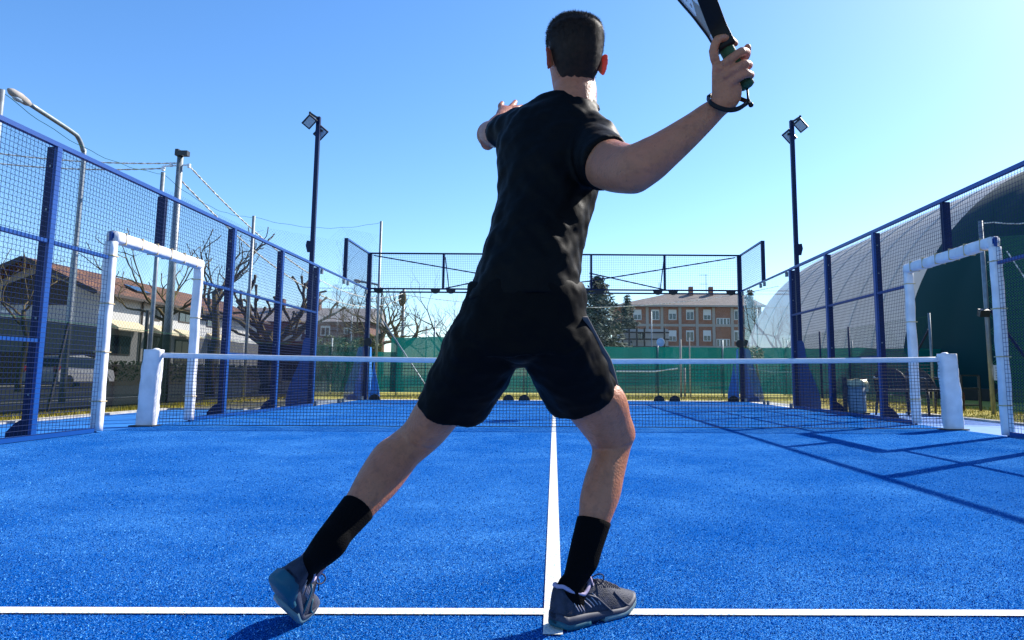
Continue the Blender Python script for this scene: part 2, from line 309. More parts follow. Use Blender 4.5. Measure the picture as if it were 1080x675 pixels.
# turf pile: short fibres, thinning with distance from the viewer (uncountable)
def pile(n, seed):
    r = np.random.default_rng(seed)
    d = 1/(1/9.5+(1/1.45-1/9.5)*r.random(n)); x = (r.random(n)-.5)*2*.85*d; y = CY+d
    keep = (np.abs(x) < 5.0) & (y < 0); x, y, d = x[keep], y[keep], d[keep]; m = len(x)
    a = r.random(m)*6.283; h = (.0012+.0032*r.random(m))*(1+.05*d); w = .0008+.0008*d*r.random(m); lx, ly = r.normal(0, .004, m), r.normal(0, .004, m)
    V = np.empty((m, 3, 3)); V[:,0] = np.c_[x-np.cos(a)*w, y-np.sin(a)*w, np.full(m,.003)]; V[:,1] = np.c_[x+np.cos(a)*w, y+np.sin(a)*w, np.full(m,.003)]; V[:,2] = np.c_[x+lx, y+ly, .004+h]
    me = bpy.data.meshes.new('turf_fibres'); me.vertices.add(3*m); me.vertices.foreach_set('co', V.ravel()); me.loops.add(3*m); me.loops.foreach_set('vertex_index', np.arange(3*m, dtype=np.int32))
    me.polygons.add(m); me.polygons.foreach_set('loop_start', np.arange(0, 3*m, 3, dtype=np.int32)); me.update(calc_edges=True); me.validate()
    on = (np.abs(y+6.96) < .025) | ((np.abs(x) < .025) & (y > -7.135)); q = r.random(m)
    pt = np.array([mnoise.noise(Vector((u*1.3, v*.9, 5)))+.5*mnoise.noise(Vector((u*4, v*3, 9))) for u, v in zip(x, y)])
    k = np.where(q < .17, 0, np.where(q < .80-.16*np.clip(pt+.15, -.3, .8), 1, 2)); k = np.where(on, 3, k)
    o = link('turf_fibres', me, [mat('fibre_dark', (.0003,.026,.14), .9, spec=0), mat('fibre_blue', (.0004,.10,.44), .9, spec=0), mat('fibre_sand', (.15,.45,.86), .9, spec=0), M['line']])
    o.data.polygons.foreach_set('material_index', k.astype(np.int32)); tag(o, kind='stuff')
pile(230000, 5)

# ================================================================== FENCES OF THE COURT
def wire_panel(b, o, u, v, nu, nv, r=.0023):
    """welded mesh: o corner, u and v edge vectors, nu/nv wires"""
    o, u, v = Vector(o), Vector(u), Vector(v); nrm = u.cross(v).normalized()
    for i in range(nu+1):
        p = o+u*(i/nu); b.tube([p, p+v], r, 4, False)
    for j in range(nv+1):
        p = o+v*(j/nv)+nrm*.0035; b.tube([p, p+u], r, 4, False)
def wobble_pad(b, p, q, w, h, seed, lat, dep, amp=.012, n=26, taper=0):
    """soft padded sleeve round a tube, slightly puckered"""
    p, q, lat, dep = Vector(p), Vector(q), Vector(lat), Vector(dep); rings = []
    for i in range(n+1):
        t = i/n; c = p.lerp(q, t); ring = []
        c = c+lat*amp*.6*mnoise.noise(Vector((seed*7.1, t*5, 0)))+dep*amp*.6*mnoise.noise(Vector((seed*3.3, t*5, 4)))
        for k in range(16):
            a = 2*math.pi*k/16; ca, sa = math.cos(a), math.sin(a)
            x = math.copysign(abs(ca)**.55, ca); y = math.copysign(abs(sa)**.55, sa)
            s = 1+.09*mnoise.noise(Vector((seed+ca*1.2, sa*1.2, t*9)))+.05*mnoise.noise(Vector((seed+ca*3, sa*3, t*30)))
            s *= (1-taper*t)
            ring.append(c+lat*(w/2*x*s)+dep*(h/2*y*s))
        rings.append(ring)
    b.rings(rings)
GATE = 1.03; XF = 5.08
def side_fence(sx, label):
    root = thing('side_fence', (sx*XF, 0, 0), label, 'fence', 'side fences of the court')
    X = lambda a: sx*(XF+a)
    fr = MB()   # frame rails, court side
    def fbox(y0, y1, z0, z1, x0=0, x1=.045):
        fr.box((min(X(x0), X(x1)), y0, z0), (max(X(x0), X(x1)), y1, z1))
    fbox(-8, 6, 2.955, 3.005); fbox(6.04, 8.04, 2.965, 3.0); fbox(8.04, 10, 2.965, 3.0); fbox(8.0, 10, 3.955, 4.0)
    fbox(-8, -GATE-.05, .01, .06); fbox(GATE+.05, 6, .01, .06)
    for y0, y1 in ((-8,-6.04),(-5.96,-4.04),(-3.96,-2.04),(-1.96,-GATE-.05),(GATE+.05,1.96),(2.04,3.96),(4.04,5.96)):
        fbox(y0, y1, 1.955, 1.995, .004, .04)
        if y0 in (-8,-5.96,-3.96,2.04,4.04): fbox(y0, y1, .96, .995, .004, .04)
    fr.build('rail', M['steel'], root)
    for y in (-8,-6,-4,-2,2,4,6):
        p = MB(); p.box((min(X(.002), X(.105)), y-.032, .0), (max(X(.002), X(.105)), y+.032, 2.953))
        po = p.build('post', M['navy'], root)
        sp = MB(); sp.box((min(X(-.004), X(.03)), y-.034, .06), (max(X(-.004), X(.03)), y+.034, 2.953)); sp.build('court_side_strip', M['steel'], po)  # brighter blue strip on the court side of the darker post
        f = MB(); q = [(X(.106), y-.005, 0), (X(.27), y-.005, 0), (X(.27), y-.005, .08), (X(.19), y-.005, .17), (X(.106), y-.005, .22)]
        if y != 6: f.prism(q, (0, .012, 0)); f.build('foot_plate', M['navy'], po)
        bt = MB()
        for z in (.45, 1.2, 2.3, 2.75): bt.cyl((X(.055), y-.034, z), (0,1,0), .012, .01, 8)
        bt.build('bolt', M['galv'], po)
    p = MB(); p.box((min(X(.002), X(.105)), -.032, 2.27), (max(X(.002), X(.105)), .032, 2.953)); p.build('post', M['navy'], root)
    # wire mesh, one piece per bay
    for y0, y1, z0, z1 in ((-8,-6,.06,2.955),(-6,-4,.06,2.955),(-4,-2,.06,2.955),(-2,-GATE-.05,.06,2.955),(-GATE-.05,0,2.29,2.955),(0,GATE+.05,2.29,2.955),(GATE+.05,2,.06,2.955),(2,4,.06,2.955),(4,6,.06,2.955),(8.05,10,3.0,3.955)):
        b = MB(); wire_panel(b, (X(.0), y0, z0), (0, y1-y0, 0), (0, 0, z1-z0), round((y1-y0)/.05), round((z1-z0)/.05)); b.build('mesh_panel', M['wire'], root)
    b = MB(); b.box((min(X(.002), X(.09)), 7.97, 3.003), (max(X(.002), X(.09)), 8.03, 4.0)); b.build('post', M['navy'], root)
    # corner post
    # glass bays
    for y0, y1 in ((6.06, 7.995), (8.005, 9.985)):
        g = MB(); g.box((min(X(.01), X(.022)), y0, .03), (max(X(.01), X(.022)), y1, 2.96)); go = g.build('glass_panel', M['glass'], root)
        c = MB()
        for y in (y0+.15, y1-.15):
            for z in (.05, 2.9): c.box((min(X(-.012), X(.04)), y-.035, z-.05), (max(X(-.012), X(.04)), y+.035, z+.05))
        c.build('glass_clamp', M['galv'], root)
    # big curved base plate at the end of the glass
    pr = [(.106,0),(.58,0),(.585,.14),(.55,.34),(.47,.58),(.36,.85),(.30,1.1),(.27,1.38),(.23,1.44),(.106,1.44)]
    f = MB(); f.prism([(X(a), 6.0, z) for a, z in pr], (0, .014, 0)); f.build('base_plate', M['steel'], root)
    # gateway
    gf = MB()
    for y in (-GATE, GATE): gf.box((min(X(.02), X(.05)), y+.01*(1 if y < 0 else -1)-.012, .0), (max(X(.02), X(.05)), y+.01*(1 if y < 0 else -1)+.012, 2.285))
    gf.box((min(X(.01), X(.055)), -GATE+.022, 2.21), (max(X(.01), X(.055)), GATE-.022, 2.27)); go = gf.build('gate_frame', M['steel'], root)
    for i, y in enumerate((-GATE+.03, GATE-.03)):
        b = MB(); wobble_pad(b, (X(.035), y, .02), (X(.035), y, 2.17), .12, .10, 3+i+sx, (1,0,0), (0,1,0)); b.build('gate_padding', M['vinyl'], root, True)
    b = MB(); wobble_pad(b, (X(.035), -GATE+.03, 2.232), (X(.035), GATE-.01, 2.225), .135, .135, 9+sx, (1,0,0), (0,0,1), n=34); pd = b.build('gate_padding', M['vinyl'], root, True)
    b = MB()
    for i in range(6):
        y = -GATE+.2+i*.33; b.box((X(.035)-.071, y-.006, 2.158), (X(.035)+.071, y+.006, 2.302))
    for y in (-GATE+.03, GATE-.03):
        for z in (.35, .9, 1.45, 2.0): b.box((X(.035)-.066, y-.055, z-.006), (X(.035)+.066, y+.055, z+.006))
    b.build('tie_strap', M['strap'], root)
    return root
side_fence(-1, 'blue mesh side fence in full sun in front of the white house and bare trees')
side_fence(1, 'blue mesh side fence in shade in front of the big dome and the plastic chairs')

root = thing('back_fence', (0, 10, 0), 'glass back wall of the court under a strip of blue mesh with crossed braces', 'fence')
for sx in (-1, 1):
    b = MB(); b.box((sx*5.08-.055, 9.995, 0), (sx*5.08+.055, 10.10, 4.0)); po = b.build('corner_post', M['navy'], root)
    pr = [(.056,0),(.56,0),(.565,.14),(.53,.34),(.45,.58),(.35,.85),(.28,1.1),(.22,1.38),(.18,1.42),(.056,1.42)]
    f = MB(); f.prism([(sx*(5.08+a), 10.03, z) for a, z in pr], (0, .014, 0)); f.build('base_plate', M['steel'], root)
    f = MB(); f.prism([(sx*5.08-sx*.06, 10.105+a*.9, z) for a, z in pr], (-sx*.012, 0, 0)); f.prism([(sx*(5.08-a*.55-.03), 10.3, z*.78) for a, z in pr[:-2]], (0, .012, 0)); f.build('base_plate', M['apron'], root)  # sunlight on these plates put into a lighter blue colour
    d = MB(); d.cyl((sx*5.03, 9.985, 1.55), (0,1,0), .11, .03); d.build('glass_clamp', M['black'], root)
b = MB(); b.box((-5.02, 10.0, 3.96), (5.02, 10.05, 4.0)); b.box((-5.02, 10.0, 2.985), (5.02, 10.05, 3.025)); b.box((-5.02, 10.06, 2.9), (5.02, 10.1, 2.94)); b.build('rail', M['navy'], root)
for x in (-3.05, -1.02, 1.0, 3.02):
    b = MB(); b.box((x-.03, 10.005, 3.026), (x+.03, 10.06, 3.958)); b.build('upright', M['navy'], root)
b = MB()
for s in (-1, 1):
    b.bar((s*4.98, 10.08, 3.93), (-s*.0+s*.95, 10.08, 3.25), .03, .03); b.bar((s*.95, 10.08, 3.25), (-s*1.0, 10.085+s*.02, 3.03), .03, .03)
    b.bar((s*3.0, 10.085, 3.03), (s*.95, 10.11, 3.48), .03, .03); b.bar((s*3.02, 10.11, 3.9), (s*2.9, 10.1, 3.03), .025, .025)
b.build('cross_brace', M['navy'], root)
for x0, x1 in ((-5.02,-3.05),(-3.05,-1.02),(-1.02,1.0),(1.0,3.02),(3.02,5.02)):
    b = MB(); wire_panel(b, (x0, 9.995, 3.02), (x1-x0, 0, 0), (0, 0, .94), 40, 19); b.build('mesh_panel', M['wire'], root)
    g = MB(); g.box((x0+.006, 10.03, .03), (x1-.006, 10.042, 2.965)); gp = g.build('glass_panel', M['glass'], root)
    c = MB()
    for x in (x0+.22, x1-.2):
        c.prism([(x+.15*math.cos(t), 9.985, .006+.15*math.sin(t)) for t in np.linspace(0, math.pi, 15)], (0,.025,0))
        c.prism([(x-.13*math.cos(t), 9.985, 2.99-.12*math.sin(t)) for t in np.linspace(0, math.pi, 15)], (0,.025,0))
    c.build('glass_clamp', M['black'], root)
b = MB(); b.ball((2.88, 10.0, 1.58), (.115, .03, .115), 16, 8); b.build('clear_disc', M['lens'], root, True)

# ------------------------------------------------------------------ net
root = thing('padel_net', (0, 0, 0), 'black padel net with white top tape tied between two white wrapped posts', 'net')
def ztop(x): return .845+.05*(x/5)**2
b = MB(); xs = np.arange(-4.97, 4.93, .042)
for x in xs: b.tube([(x, .004, .02+.004*math.sin(x*9)), (x, .004, ztop(x)-.02)],   .0027, 4, False)
for j in range(21):
    b.tube([(x, -.002, .02+(ztop(x)-.05)*j/20+.003*math.sin(x*7+j)) for x in np.linspace(-4.97, 4.93, 28)],   .0027 if j else .005, 4, False)
b.build('net_mesh', M['cord'], root)
b = MB(); xs = np.linspace(-5.0, 4.95, 60); rr = []
for x in xs:
    z = ztop(x)+.003*mnoise.noise(Vector((x*3, 0, 0))); yy = .006*mnoise.noise(Vector((x*2, 5, 0)))
    rr.append([Vector((x, yy+a, z+c)) for a, c in ((-.013,-.03),(-.015,.02),(-.006,.031),(.006,.031),(.015,.02),(.013,-.03),(0,-.034))])
b.rings(rr); b.build('top_tape', M['tape'], root, True)
for x, s in ((-5.13, 1), (5.07, -1)):
    b = MB(); wobble_pad(b, (x, 0, .0), (x+s*.03, 0, .965), .235, .16, x, (1,0,0), (0,1,0), amp=.008, n=30, taper=.04); p = b.build('wrapped_post', M['vinyl'], root, True)
    b = MB()
    for (k, z) in ((0, .985),): b.ball((x+s*.06, 0, .955), (.05, .06, .03), 10, 6)
    b.build('wrap_knot', M['vinyl'], p, True)
    b = MB(); b.box((x-.16, -.11, .006), (x+.14, .11, .02)); b.build('post_plate', M['darkmetal'], p)
b = MB(); b.box((-.028, -.02, .012), (.028, .02, .80)); b.build('centre_strap', M['tape'], root) if False else None

# ------------------------------------------------------------------ floodlight masts
def floodlight(b, l, c, dirv, tilt_axis, w=.34, h=.30, t=.07):
    n = Vector(dirv).normalized(); a = Vector(tilt_axis); a = (a-n*a.dot(n)).normalized(); u = n.cross(a)
    b.obox(c, a*w/2, u*h/2, n*t/2); l.obox(Vector(c)+n*(t/2+.004), a*(w/2-.03), u*(h/2-.03), n*.004)
    for k in range(5): b.obox(Vector(c)-n*(t/2+.02), a*.004, u*h*.4, n*.02) if k == 0 else b.obox(Vector(c)-n*(t/2+.02)+a*(k-2)*.06, a*.004, u*h*.4, n*.02)
def mast(sx, label):
    root = thing('floodlight_mast', (sx*5.3, 6.02, 0), label, 'floodlight', 'floodlight masts')
    x, y = sx*5.27, 6.05
    b = MB(); b.box((x-.043, y-.04, 0), (x+.043, y+.04, 6.35)); b.build('pole', M['navy'], root)
    b = MB(); b.prism([(x+sx*.044, y, 3.3), (x+sx*.044, y, 3.55), (x+sx*.13, y, 3.56), (x+sx*.15, y, 3.45), (x+sx*.11, y, 3.3)], (0, .012, 0)); b.box((x-.03, y-.052, 3.3), (x+.03, y-.04, 3.6)); b.build('bracket', M['navy'], root)
    b = MB(); b.bar((x, y-.06, 6.30), (x+sx*.16, y-.1, 6.40), .04, .04); b.bar((x+sx*.16, y-.1, 6.28), (x+sx*.16, y-.1, 6.43), .04, .04); b.bar((x-sx*.08, y+.05, 6.05), (x+sx*.08, y+.09, 6.08), .04, .04); b.build('arm', M['darkmetal'], root)
    for c, dv, ta in (((x+sx*.15, y-.14, 6.19), (-sx*.25, -.75, -.5), (.62, 0, sx*-.8)), ((x-sx*.02, y+.12, 6.03), (-sx*.3, -.7, -.5), (.62, 0, sx*-.8))):
        b, l = MB(), MB(); floodlight(b, l, c, dv, ta, .27, .21, .06); f = b.build('floodlight', M['darkmetal'], root); l.build('lens', M['lens'], f)
mast(-1, 'tall navy mast with two tilted floodlights rising behind the sunlit side fence')
mast(1, 'tall navy mast with two tilted floodlights rising in front of the white dome')

# ================================================================== LEFT SURROUNDINGS
# ball-stop fence: tubes, sagging top wire, thin net, shade cloth low down
root = thing('ball_stop_fence', (-8, 4, 0), 'tall wire ball-stop fence on grey poles with dark shade cloth along its foot', 'fence')
FP = [(-8, -7.6), (-8, -3.4), (-8, .76), (-8, 4.96), (-8, 9.3), (-5.45, 12.6)]; FH = [4.72, 4.72, 4.72, 4.74, 4.84, 5.45]
for (x, y), h in zip(FP, FH):
    b = MB(); b.tube([(x-.0, y, 0), (x, y, h)], .04, 10); b.build('fence_pole', M['galv'], root, True)
wl = MB(); nb = MB()
for i in range(len(FP)-1):
    (x0, y0), (x1, y1) = FP[i], FP[i+1]; h0, h1 = FH[i]-.03, FH[i+1]-.03; Ln = math.hypot(x1-x0, y1-y0)
    top = lambda t: h0+(h1-h0)*t-.34*4*t*(1-t)*(.7 if i else 1)+.012*math.sin(t*31)
    P = lambda t, z: Vector((x0+(x1-x0)*t, y0+(y1-y0)*t, z))
    wl.tube([P(t, top(t)) for t in np.linspace(0, 1, 24)], .005, 5)
    wl.tube([P(t, 1.5+.01*math.sin(t*40)) for t in np.linspace(0, 1, 10)], .005, 5)
    n = int(Ln/.075)
    hm = max(h0, h1); k = Ln/.9
    for s in (1, -1):
        for j in range(-int(hm/.09)-2, int(Ln/.09)+2):
            # 45 degree strand starting at along-distance j*.09
            pts = []
            a0 = j*.09
            for z in np.linspace(.03, hm, 14):
                a = a0+z if s > 0 else a0+hm-z
                t = a/Ln
                if 0 <= t <= 1 and z <= top(t): pts.append(P(t, z))
            if len(pts) > 1: nb.tube([pts[0], pts[-1]], .0014, 3, False)
wl.build('guy_wire', M['greenwire'], root); nb.build('ball_net', M['netfine'], root)
b = MB()
for (x0,y0),(x1,y1) in (((-8.03,-7.6),(-8.03,4.9)),((-8.03,5.02),(-8.03,9.26)),((-8.0,9.4),(-5.5,12.6))):
    pts = [(x0+(x1-x0)*t, y0+(y1-y0)*t) for t in np.linspace(0,1,20)]
    for (a, c), (d, e) in zip(pts[:-1], pts[1:]):
        w0, w1 = .015*math.sin(c*7), .015*math.sin(e*7)
        b.add([(a+w0,c,.06),(d+w1,e,.06),(d-w1,e,1.47+.01*math.sin(e*9)),(a-w0,c,1.47+.01*math.sin(c*9))], [(0,1,2,3)])
b.build('shade_cloth', M['darkcloth'], root)
b = MB(); b.tube([(-8.12, 5.0, 0), (-8.12, 5.0, 1.92)], .035, 8)
b.tube([(-8.05, 2.35, 0.05), (-8.05, 2.65, 1.5)], .025, 8); b.build('screen_post', M['darkmetal'], root)

# utility pole and twisted cables
root = thing('utility_pole', (-9.2, 7.74, 0), 'thick grey steel pole with a small spotlight on its head, carrying the twisted cables', 'pole')
b = MB(); b.tube([(-9.2,7.74,0),(-9.2,7.74,3),(-9.2,7.74,5.95)], [.10,.085,.07], 14); b.build('shaft', M['galv'], root, True)
b = MB(); b.box((-9.27,7.60,5.95),(-8.97,7.74,6.07)); b.box((-9.3,7.66,6.0),(-9.22,7.84,6.13)); b.box((-9.24,7.68,5.9),(-9.16,7.76,5.98)); b.build('spotlight', M['darkmetal'], root)
b = MB()
for o in ((-.16,-.1,5.72),(-.34,-.1,5.62),(.2,.05,5.74)): b.box((-9.2+o[0]-.03,7.74+o[1]-.03,o[2]-.05),(-9.2+o[0]+.03,7.74+o[1]+.03,o[2]+.05))
b.bar((-9.55,7.64,5.68),(-8.98,7.78,5.76),.03,.03); b.build('insulator', M['tape'], root)
root2 = thing('utility_pole', (-8.0, 28, 0), 'thin far pole with a brown box near its top among the pollarded trees', 'pole')
b = MB(); b.tube([(-8.0,28,0),(-8.0,28,5.2)], .08, 10); b.build('shaft', M['galv'], root2, True)
b = MB(); b.ball((-8.05,27.9,4.7), (.22,.2,.42), 10, 8); b.build('junction_box', M['bark'], root2)
def twisted(p, q, sag, label, n=90, r=.022):
    p, q = Vector(p), Vector(q); b = MB(); d = (q-p).normalized(); a = d.cross(Vector((0,0,1))).normalized(); c = a.cross(d)
    tw = (q-p).length/.45
    for ph in (0, math.pi):
        b.tube([p.lerp(q, t)-Vector((0,0,sag*4*t*(1-t)))+(a*math.cos(tw*6.28*t+ph)+c*math.sin(tw*6.28*t+ph))*r*.8 for t in np.linspace(0,1,n)], r, 5)
    tag(b.build('overhead_cable', M['cable'], None, True), label, 'cable', 'overhead cables')
twisted((-9.5,7.64,5.63),(-19,9.2,7.0), .35, 'lower white twisted cable running from the spotlight pole past the street lamp', 150, .012)
twisted((-9.2,7.7,5.78),(-19,9.2,7.35), .35, 'upper white twisted cable running from the spotlight pole past the street lamp', 150, .012)
twisted((-9.0,7.8,5.74),(-8.0,28,5.0), 1.35, 'upper twisted cable falling away from the spotlight pole to the far pole', 180, .014)
twisted((-9.15,7.8,5.35),(-8.05,28,4.75), 1.5, 'lower twisted cable falling away from the spotlight pole to the far pole', 180, .014)
twisted((-8.0,28,4.9),(14,34,6.3), 1.0, 'pale cable sagging from the far pole behind the back fence', 120, .014)

def street_lamp(base, h, arm, label, s=1.0):
    root = thing('street_lamp', base, label, 'street lamp', 'street lamps')
    x, y, z = base; ax, ay = arm
    pts = [(x,y,0),(x,y,h*.5),(x,y,h-.55),(x+.02*ax,y+.02*ay,h-.3),(x+.10*ax,y+.10*ay,h-.08),(x+.22*ax,y+.22*ay,h+.0),(x+ax*.8,y+ay*.8,h+.13)]
    b = MB(); b.tube(cat_rom(pts, 6), [.07]*7+[.05]*30, 10); b.build('lamp_post', M['galv'], root, True)
    b = MB(); p = Vector((x+ax*.78, y+ay*.78, h+.12)); q = Vector((x+ax*1.05, y+ay*1.05, h+.2)); d = (q-p)
    b.tube([p, p+d*.15, p+d*.5, p+d*.85, q], [.04*s,.075*s,.095*s,.075*s,.03*s], 12); b.build('lamp_head', M['pil'], root, True)
    b = MB(); b.ball((p+d*.55)-Vector((0,0,.06)), (.07*s,.15*s,.055*s), 10, 6); b.build('lamp_glass', M['lens'], root, True)
street_lamp((-11.0, 6.93, 0), 6.12, (0, -2.25), 'grey curved street lamp leaning its arm over the near end of the sunlit fence')
street_lamp((-8.3, 24.5, 0), 5.0, (-1.3, 0), 'small distant street lamp seen through the mesh at the back corner', .9)

# white house
root = thing('white_house', (-32.9, 35, 0), 'white two-storey house with a tiled gable roof and cream awnings across the road', 'house')
b = MB(); X1, X0, Y0, Y1, EZ, RZ, XR = -29, -36.8, 35.6, 60, 6.0, 7.75, -32.9
b.add([(X1,Y0,0),(X1,Y1,0),(X0,Y1,0),(X0,Y0,0),(X1,Y0,EZ),(X1,Y1,EZ),(X0,Y1,EZ),(X0,Y0,EZ),(XR,Y0,RZ-.1),(XR,Y1,RZ-.1)], [(0,1,5,4),(2,3,7,6),(3,0,4,8,7),(1,2,6,9,5)])
b.build('wall', M['white'], root)
ro = MB(); ov = .75
for sx, xe in ((1, X1+ov), (-1, X0-ov)):
    ez = EZ-.25; a = (XR, Y0-1.6, RZ+.1); bb = (xe, Y0-1.6, ez); c = (xe, Y1+.6, ez); d = (XR, Y1+.6, RZ+.1)
    ro.add([a,bb,c,d], [(0,1,2,3)]); ro.add([(p[0],p[1],p[2]-.16) for p in (a,bb,c,d)], [(3,2,1,0)])
r_o = ro.build('roof', M['tile'], root)
b = MB()
for sx, xe in ((1, X1+ov), (-1, X0-ov)):
    b.bar((XR, Y0-1.62, RZ), (xe+.02*sx, Y0-1.62, EZ-.34), .06, .3); b.box((min(xe,xe+.1*sx), Y0-1.6, EZ-.42), (max(xe,xe+.1*sx), Y1+.6, EZ-.24))
b.build('fascia', M['wood'], r_o)
b = MB(); b.box((X1-.04,44.2,6.95),(X1-.02,44.3,7)) if 0 else None
b.prism([(-30.6,40.5,6.9),(-30.6,42.2,6.9),(-29.6,42.2,6.42),(-29.6,40.5,6.42)], (.05,0,.10)); b.build('skylight', M['pane'], r_o)
b = MB(); b.prism([(-35.2,Y0-.02,5.0),(-30.6,Y0-.02,5.0),(-30.6,Y0-.02,6.2),(-32.9,Y0-.02,7.1),(-35.2,Y0-.02,6.2)], (0,-.03,0)); b.build('loggia_shade', M['wood'], root)  # flat dark sheet in place of the shaded loggia recess
def window_x(x, y0, y1, z0, z1, name='window', sh=True):
    f = MB(); f.box((x-.03,y0,z0),(x+.05,y1,z1)); w = f.build(name, M['wood'] if sh else M['frame'], root)
    g = MB(); m = (y0+y1)/2; g.box((x+.051,y0+.12,z0+.1),(x+.056,m-.05,z1-.1)); g.box((x+.051,m+.05,z0+.1),(x+.056,y1-.12,z1-.1)); g.build('pane', M['pane'], w)
for y0, y1, z0, z1 in ((45.1,47.0,4.65,5.6),(41.4,42.6,4.5,5.5),(49.5,51.2,4.6,5.6),(37.0,39.2,1.9,3.2),(41.3,43.2,1.7,3.4),(44.8,46.8,1.5,3.3),(50,52,1.5,3.3)): window_x(X1, y0, y1, z0, z1)
b = MB()
for y0, y1, zt in ((36.2,39.9,4.2),(41.2,43.5,4.2),(44.6,47.2,4.1),(49.6,52.2,4.1)):
    b.prism([(X1+.02,y0,zt),(X1+1.0,y0,zt-.55),(X1+1.0,y0,zt-.75),(X1+.02,y0,zt-.08)], (0,y1-y0,0))
b.build('awning', M['awning'], root)
b = MB(); b.tube([(X1+.1,40.2,0),(X1+.1,40.2,5.8)], .07, 8); b.build('downpipe', M['wood'], root)
b = MB(); b.box((X1,36,.0),(X1+3.0,58,.9)); b.build('terrace', M['white'], root)
b = MB(); b.box((X0-6,Y0-3.2,0),(X0+9.9,Y0-3.0,1.9)); tag(b.build('garden_wall', M['brick']), 'low brown brick garden wall at the front of the white house', 'wall')
b = MB()
for k in range(2): b.box((-41+k*0, Y0-.9, 4.1+k*.3), (-33.6, Y0-.7, 4.25+k*.3))
b.build('balcony_rail', M['frame'], root)
b = MB(); b.box((-40, 60, 0), (-27, 75, 5.3)); tag(b.build('garage', M['brick']), 'low reddish building just behind the white house', 'building') if False else None

# parked car seen from behind
root = thing('parked_car', (-22.2, 23.5, 0), 'small white hatchback parked at the far kerb, seen through the dark shade cloth', 'car')
prof = [(-1.9,.32),(-1.92,.75),(-1.75,.92),(-1.35,1.42),(-.2,1.5),(.55,1.36),(1.1,.95),(1.85,.82),(1.98,.5),(1.95,.3)]
W2 = .84; cx, cy = -22.2, 23.5
b = MB(); b.rings([[Vector((cx+s*(W2 if z < 1 else W2-.14*(z-1)/.5), cy+y, z)) for y, z in prof] for s in np.linspace(-1,1,3)]); b.build('body', M['carwhite'], root)
b = MB(); b.prism([(cx-.62,cy-1.80,.97),(cx+.62,cy-1.80,.97),(cx+.56,cy-1.46,1.36),(cx-.56,cy-1.46,1.36)], (0,-.03,.0)); 
for s in (-1,1): b.prism([(cx+s*.845,cy-1.5,.95),(cx+s*.845,cy+.9,.95),(cx+s*.745,cy+.45,1.38),(cx+s*.745,cy-1.2,1.40)], (s*.01,0,0))
b.build('window_glass', M['pane'], root)
for s in (-1,1):
    b = MB(); b.box((cx+s*.72-.1,cy-1.96,.72),(cx+s*.72+.1,cy-1.80,.98)); b.build('tail_light', M['red'], root)
    for yy in (-1.25,1.25):
        b = MB(); b.cyl((cx+s*.76,cy+yy,.30), (1,0,0), .30, .18, 20); b.build('wheel', M['tyre'], root)
b = MB(); b.box((cx-.26,cy-1.945,.55),(cx+.26,cy-1.915,.66)); b.build('number_plate', M['tape'], root)

# hedge and things beyond the road
def leaf_clump(b, c, r, n, s, flat=1.0):
    c = Vector(c)
    for _ in range(n):
        d = Vector((rng.gauss(0,1),rng.gauss(0,1),rng.gauss(0,1))).normalized(); p = c+Vector((d.x*r[0],d.y*r[1],d.z*r[2]))*rng.uniform(.45,1)**.5
        a = Vector((rng.gauss(0,1),rng.gauss(0,1),rng.gauss(0,1))).normalized(); q = a.orthogonal().normalized(); ss = s*rng.uniform(.5,1.4)
        b.add([p-a*ss, p+q*ss*.5, p+a*ss, p-q*ss*.5], [(0,1,2,3)])
root = thing('hedge', (-25.5, 38, 0), 'clipped dark hedge along the pavement below the white house', 'hedge')
b = MB()
for y in np.arange(29, 56, .8): leaf_clump(b, (-25.4, y, .7), (.5,.6,.75), 260, .09)
b.build('foliage', M['hedge'], root)
b = MB(); b.box((-25.7,28.6,0),(-25.1,56.3,1.2)); b.build('branches', M['twig'], root)

# ================================================================== TREES
def limb(b, p, d, L, r, depth, spread, rnd, up=.1, knob=.0, min_r=.008, kids=(2,3), shrink=.72, wig=.16):
    pts = [Vector(p)]; rs = [r]; d = Vector(d).normalized(); n = 5
    for i in range(n):
        d = (d+Vector((rnd.gauss(0,wig),rnd.gauss(0,wig),rnd.gauss(0,wig)+up*.25))).normalized()
        pts.append(pts[-1]+d*L/n); rs.append(r*(1-.38*(i+1)/n))
    if knob and depth <= 1: rs[-1] *= 1+knob; rs[-2] *= 1+knob*.4
    b.tube(pts, rs, 7 if r > .05 else (5 if r > .02 else 3))
    if depth == 0 or rs[-1] < min_r: return
    for k in range(rnd.randint(*kids)):
        a = d.orthogonal().normalized(); a.rotate(Matrix.Rotation(rnd.uniform(0,6.28), 3, d)); nd = (d+a*spread*rnd.uniform(.6,1.2)+Vector((0,0,up))).normalized()
        st = pts[-1] if k < 2 else pts[rnd.randint(2,4)]
        limb(b, st, nd, L*shrink*rnd.uniform(.75,1.2), rs[-1]*.75, depth-1, spread, rnd, up, knob, min_r, kids, shrink, wig)
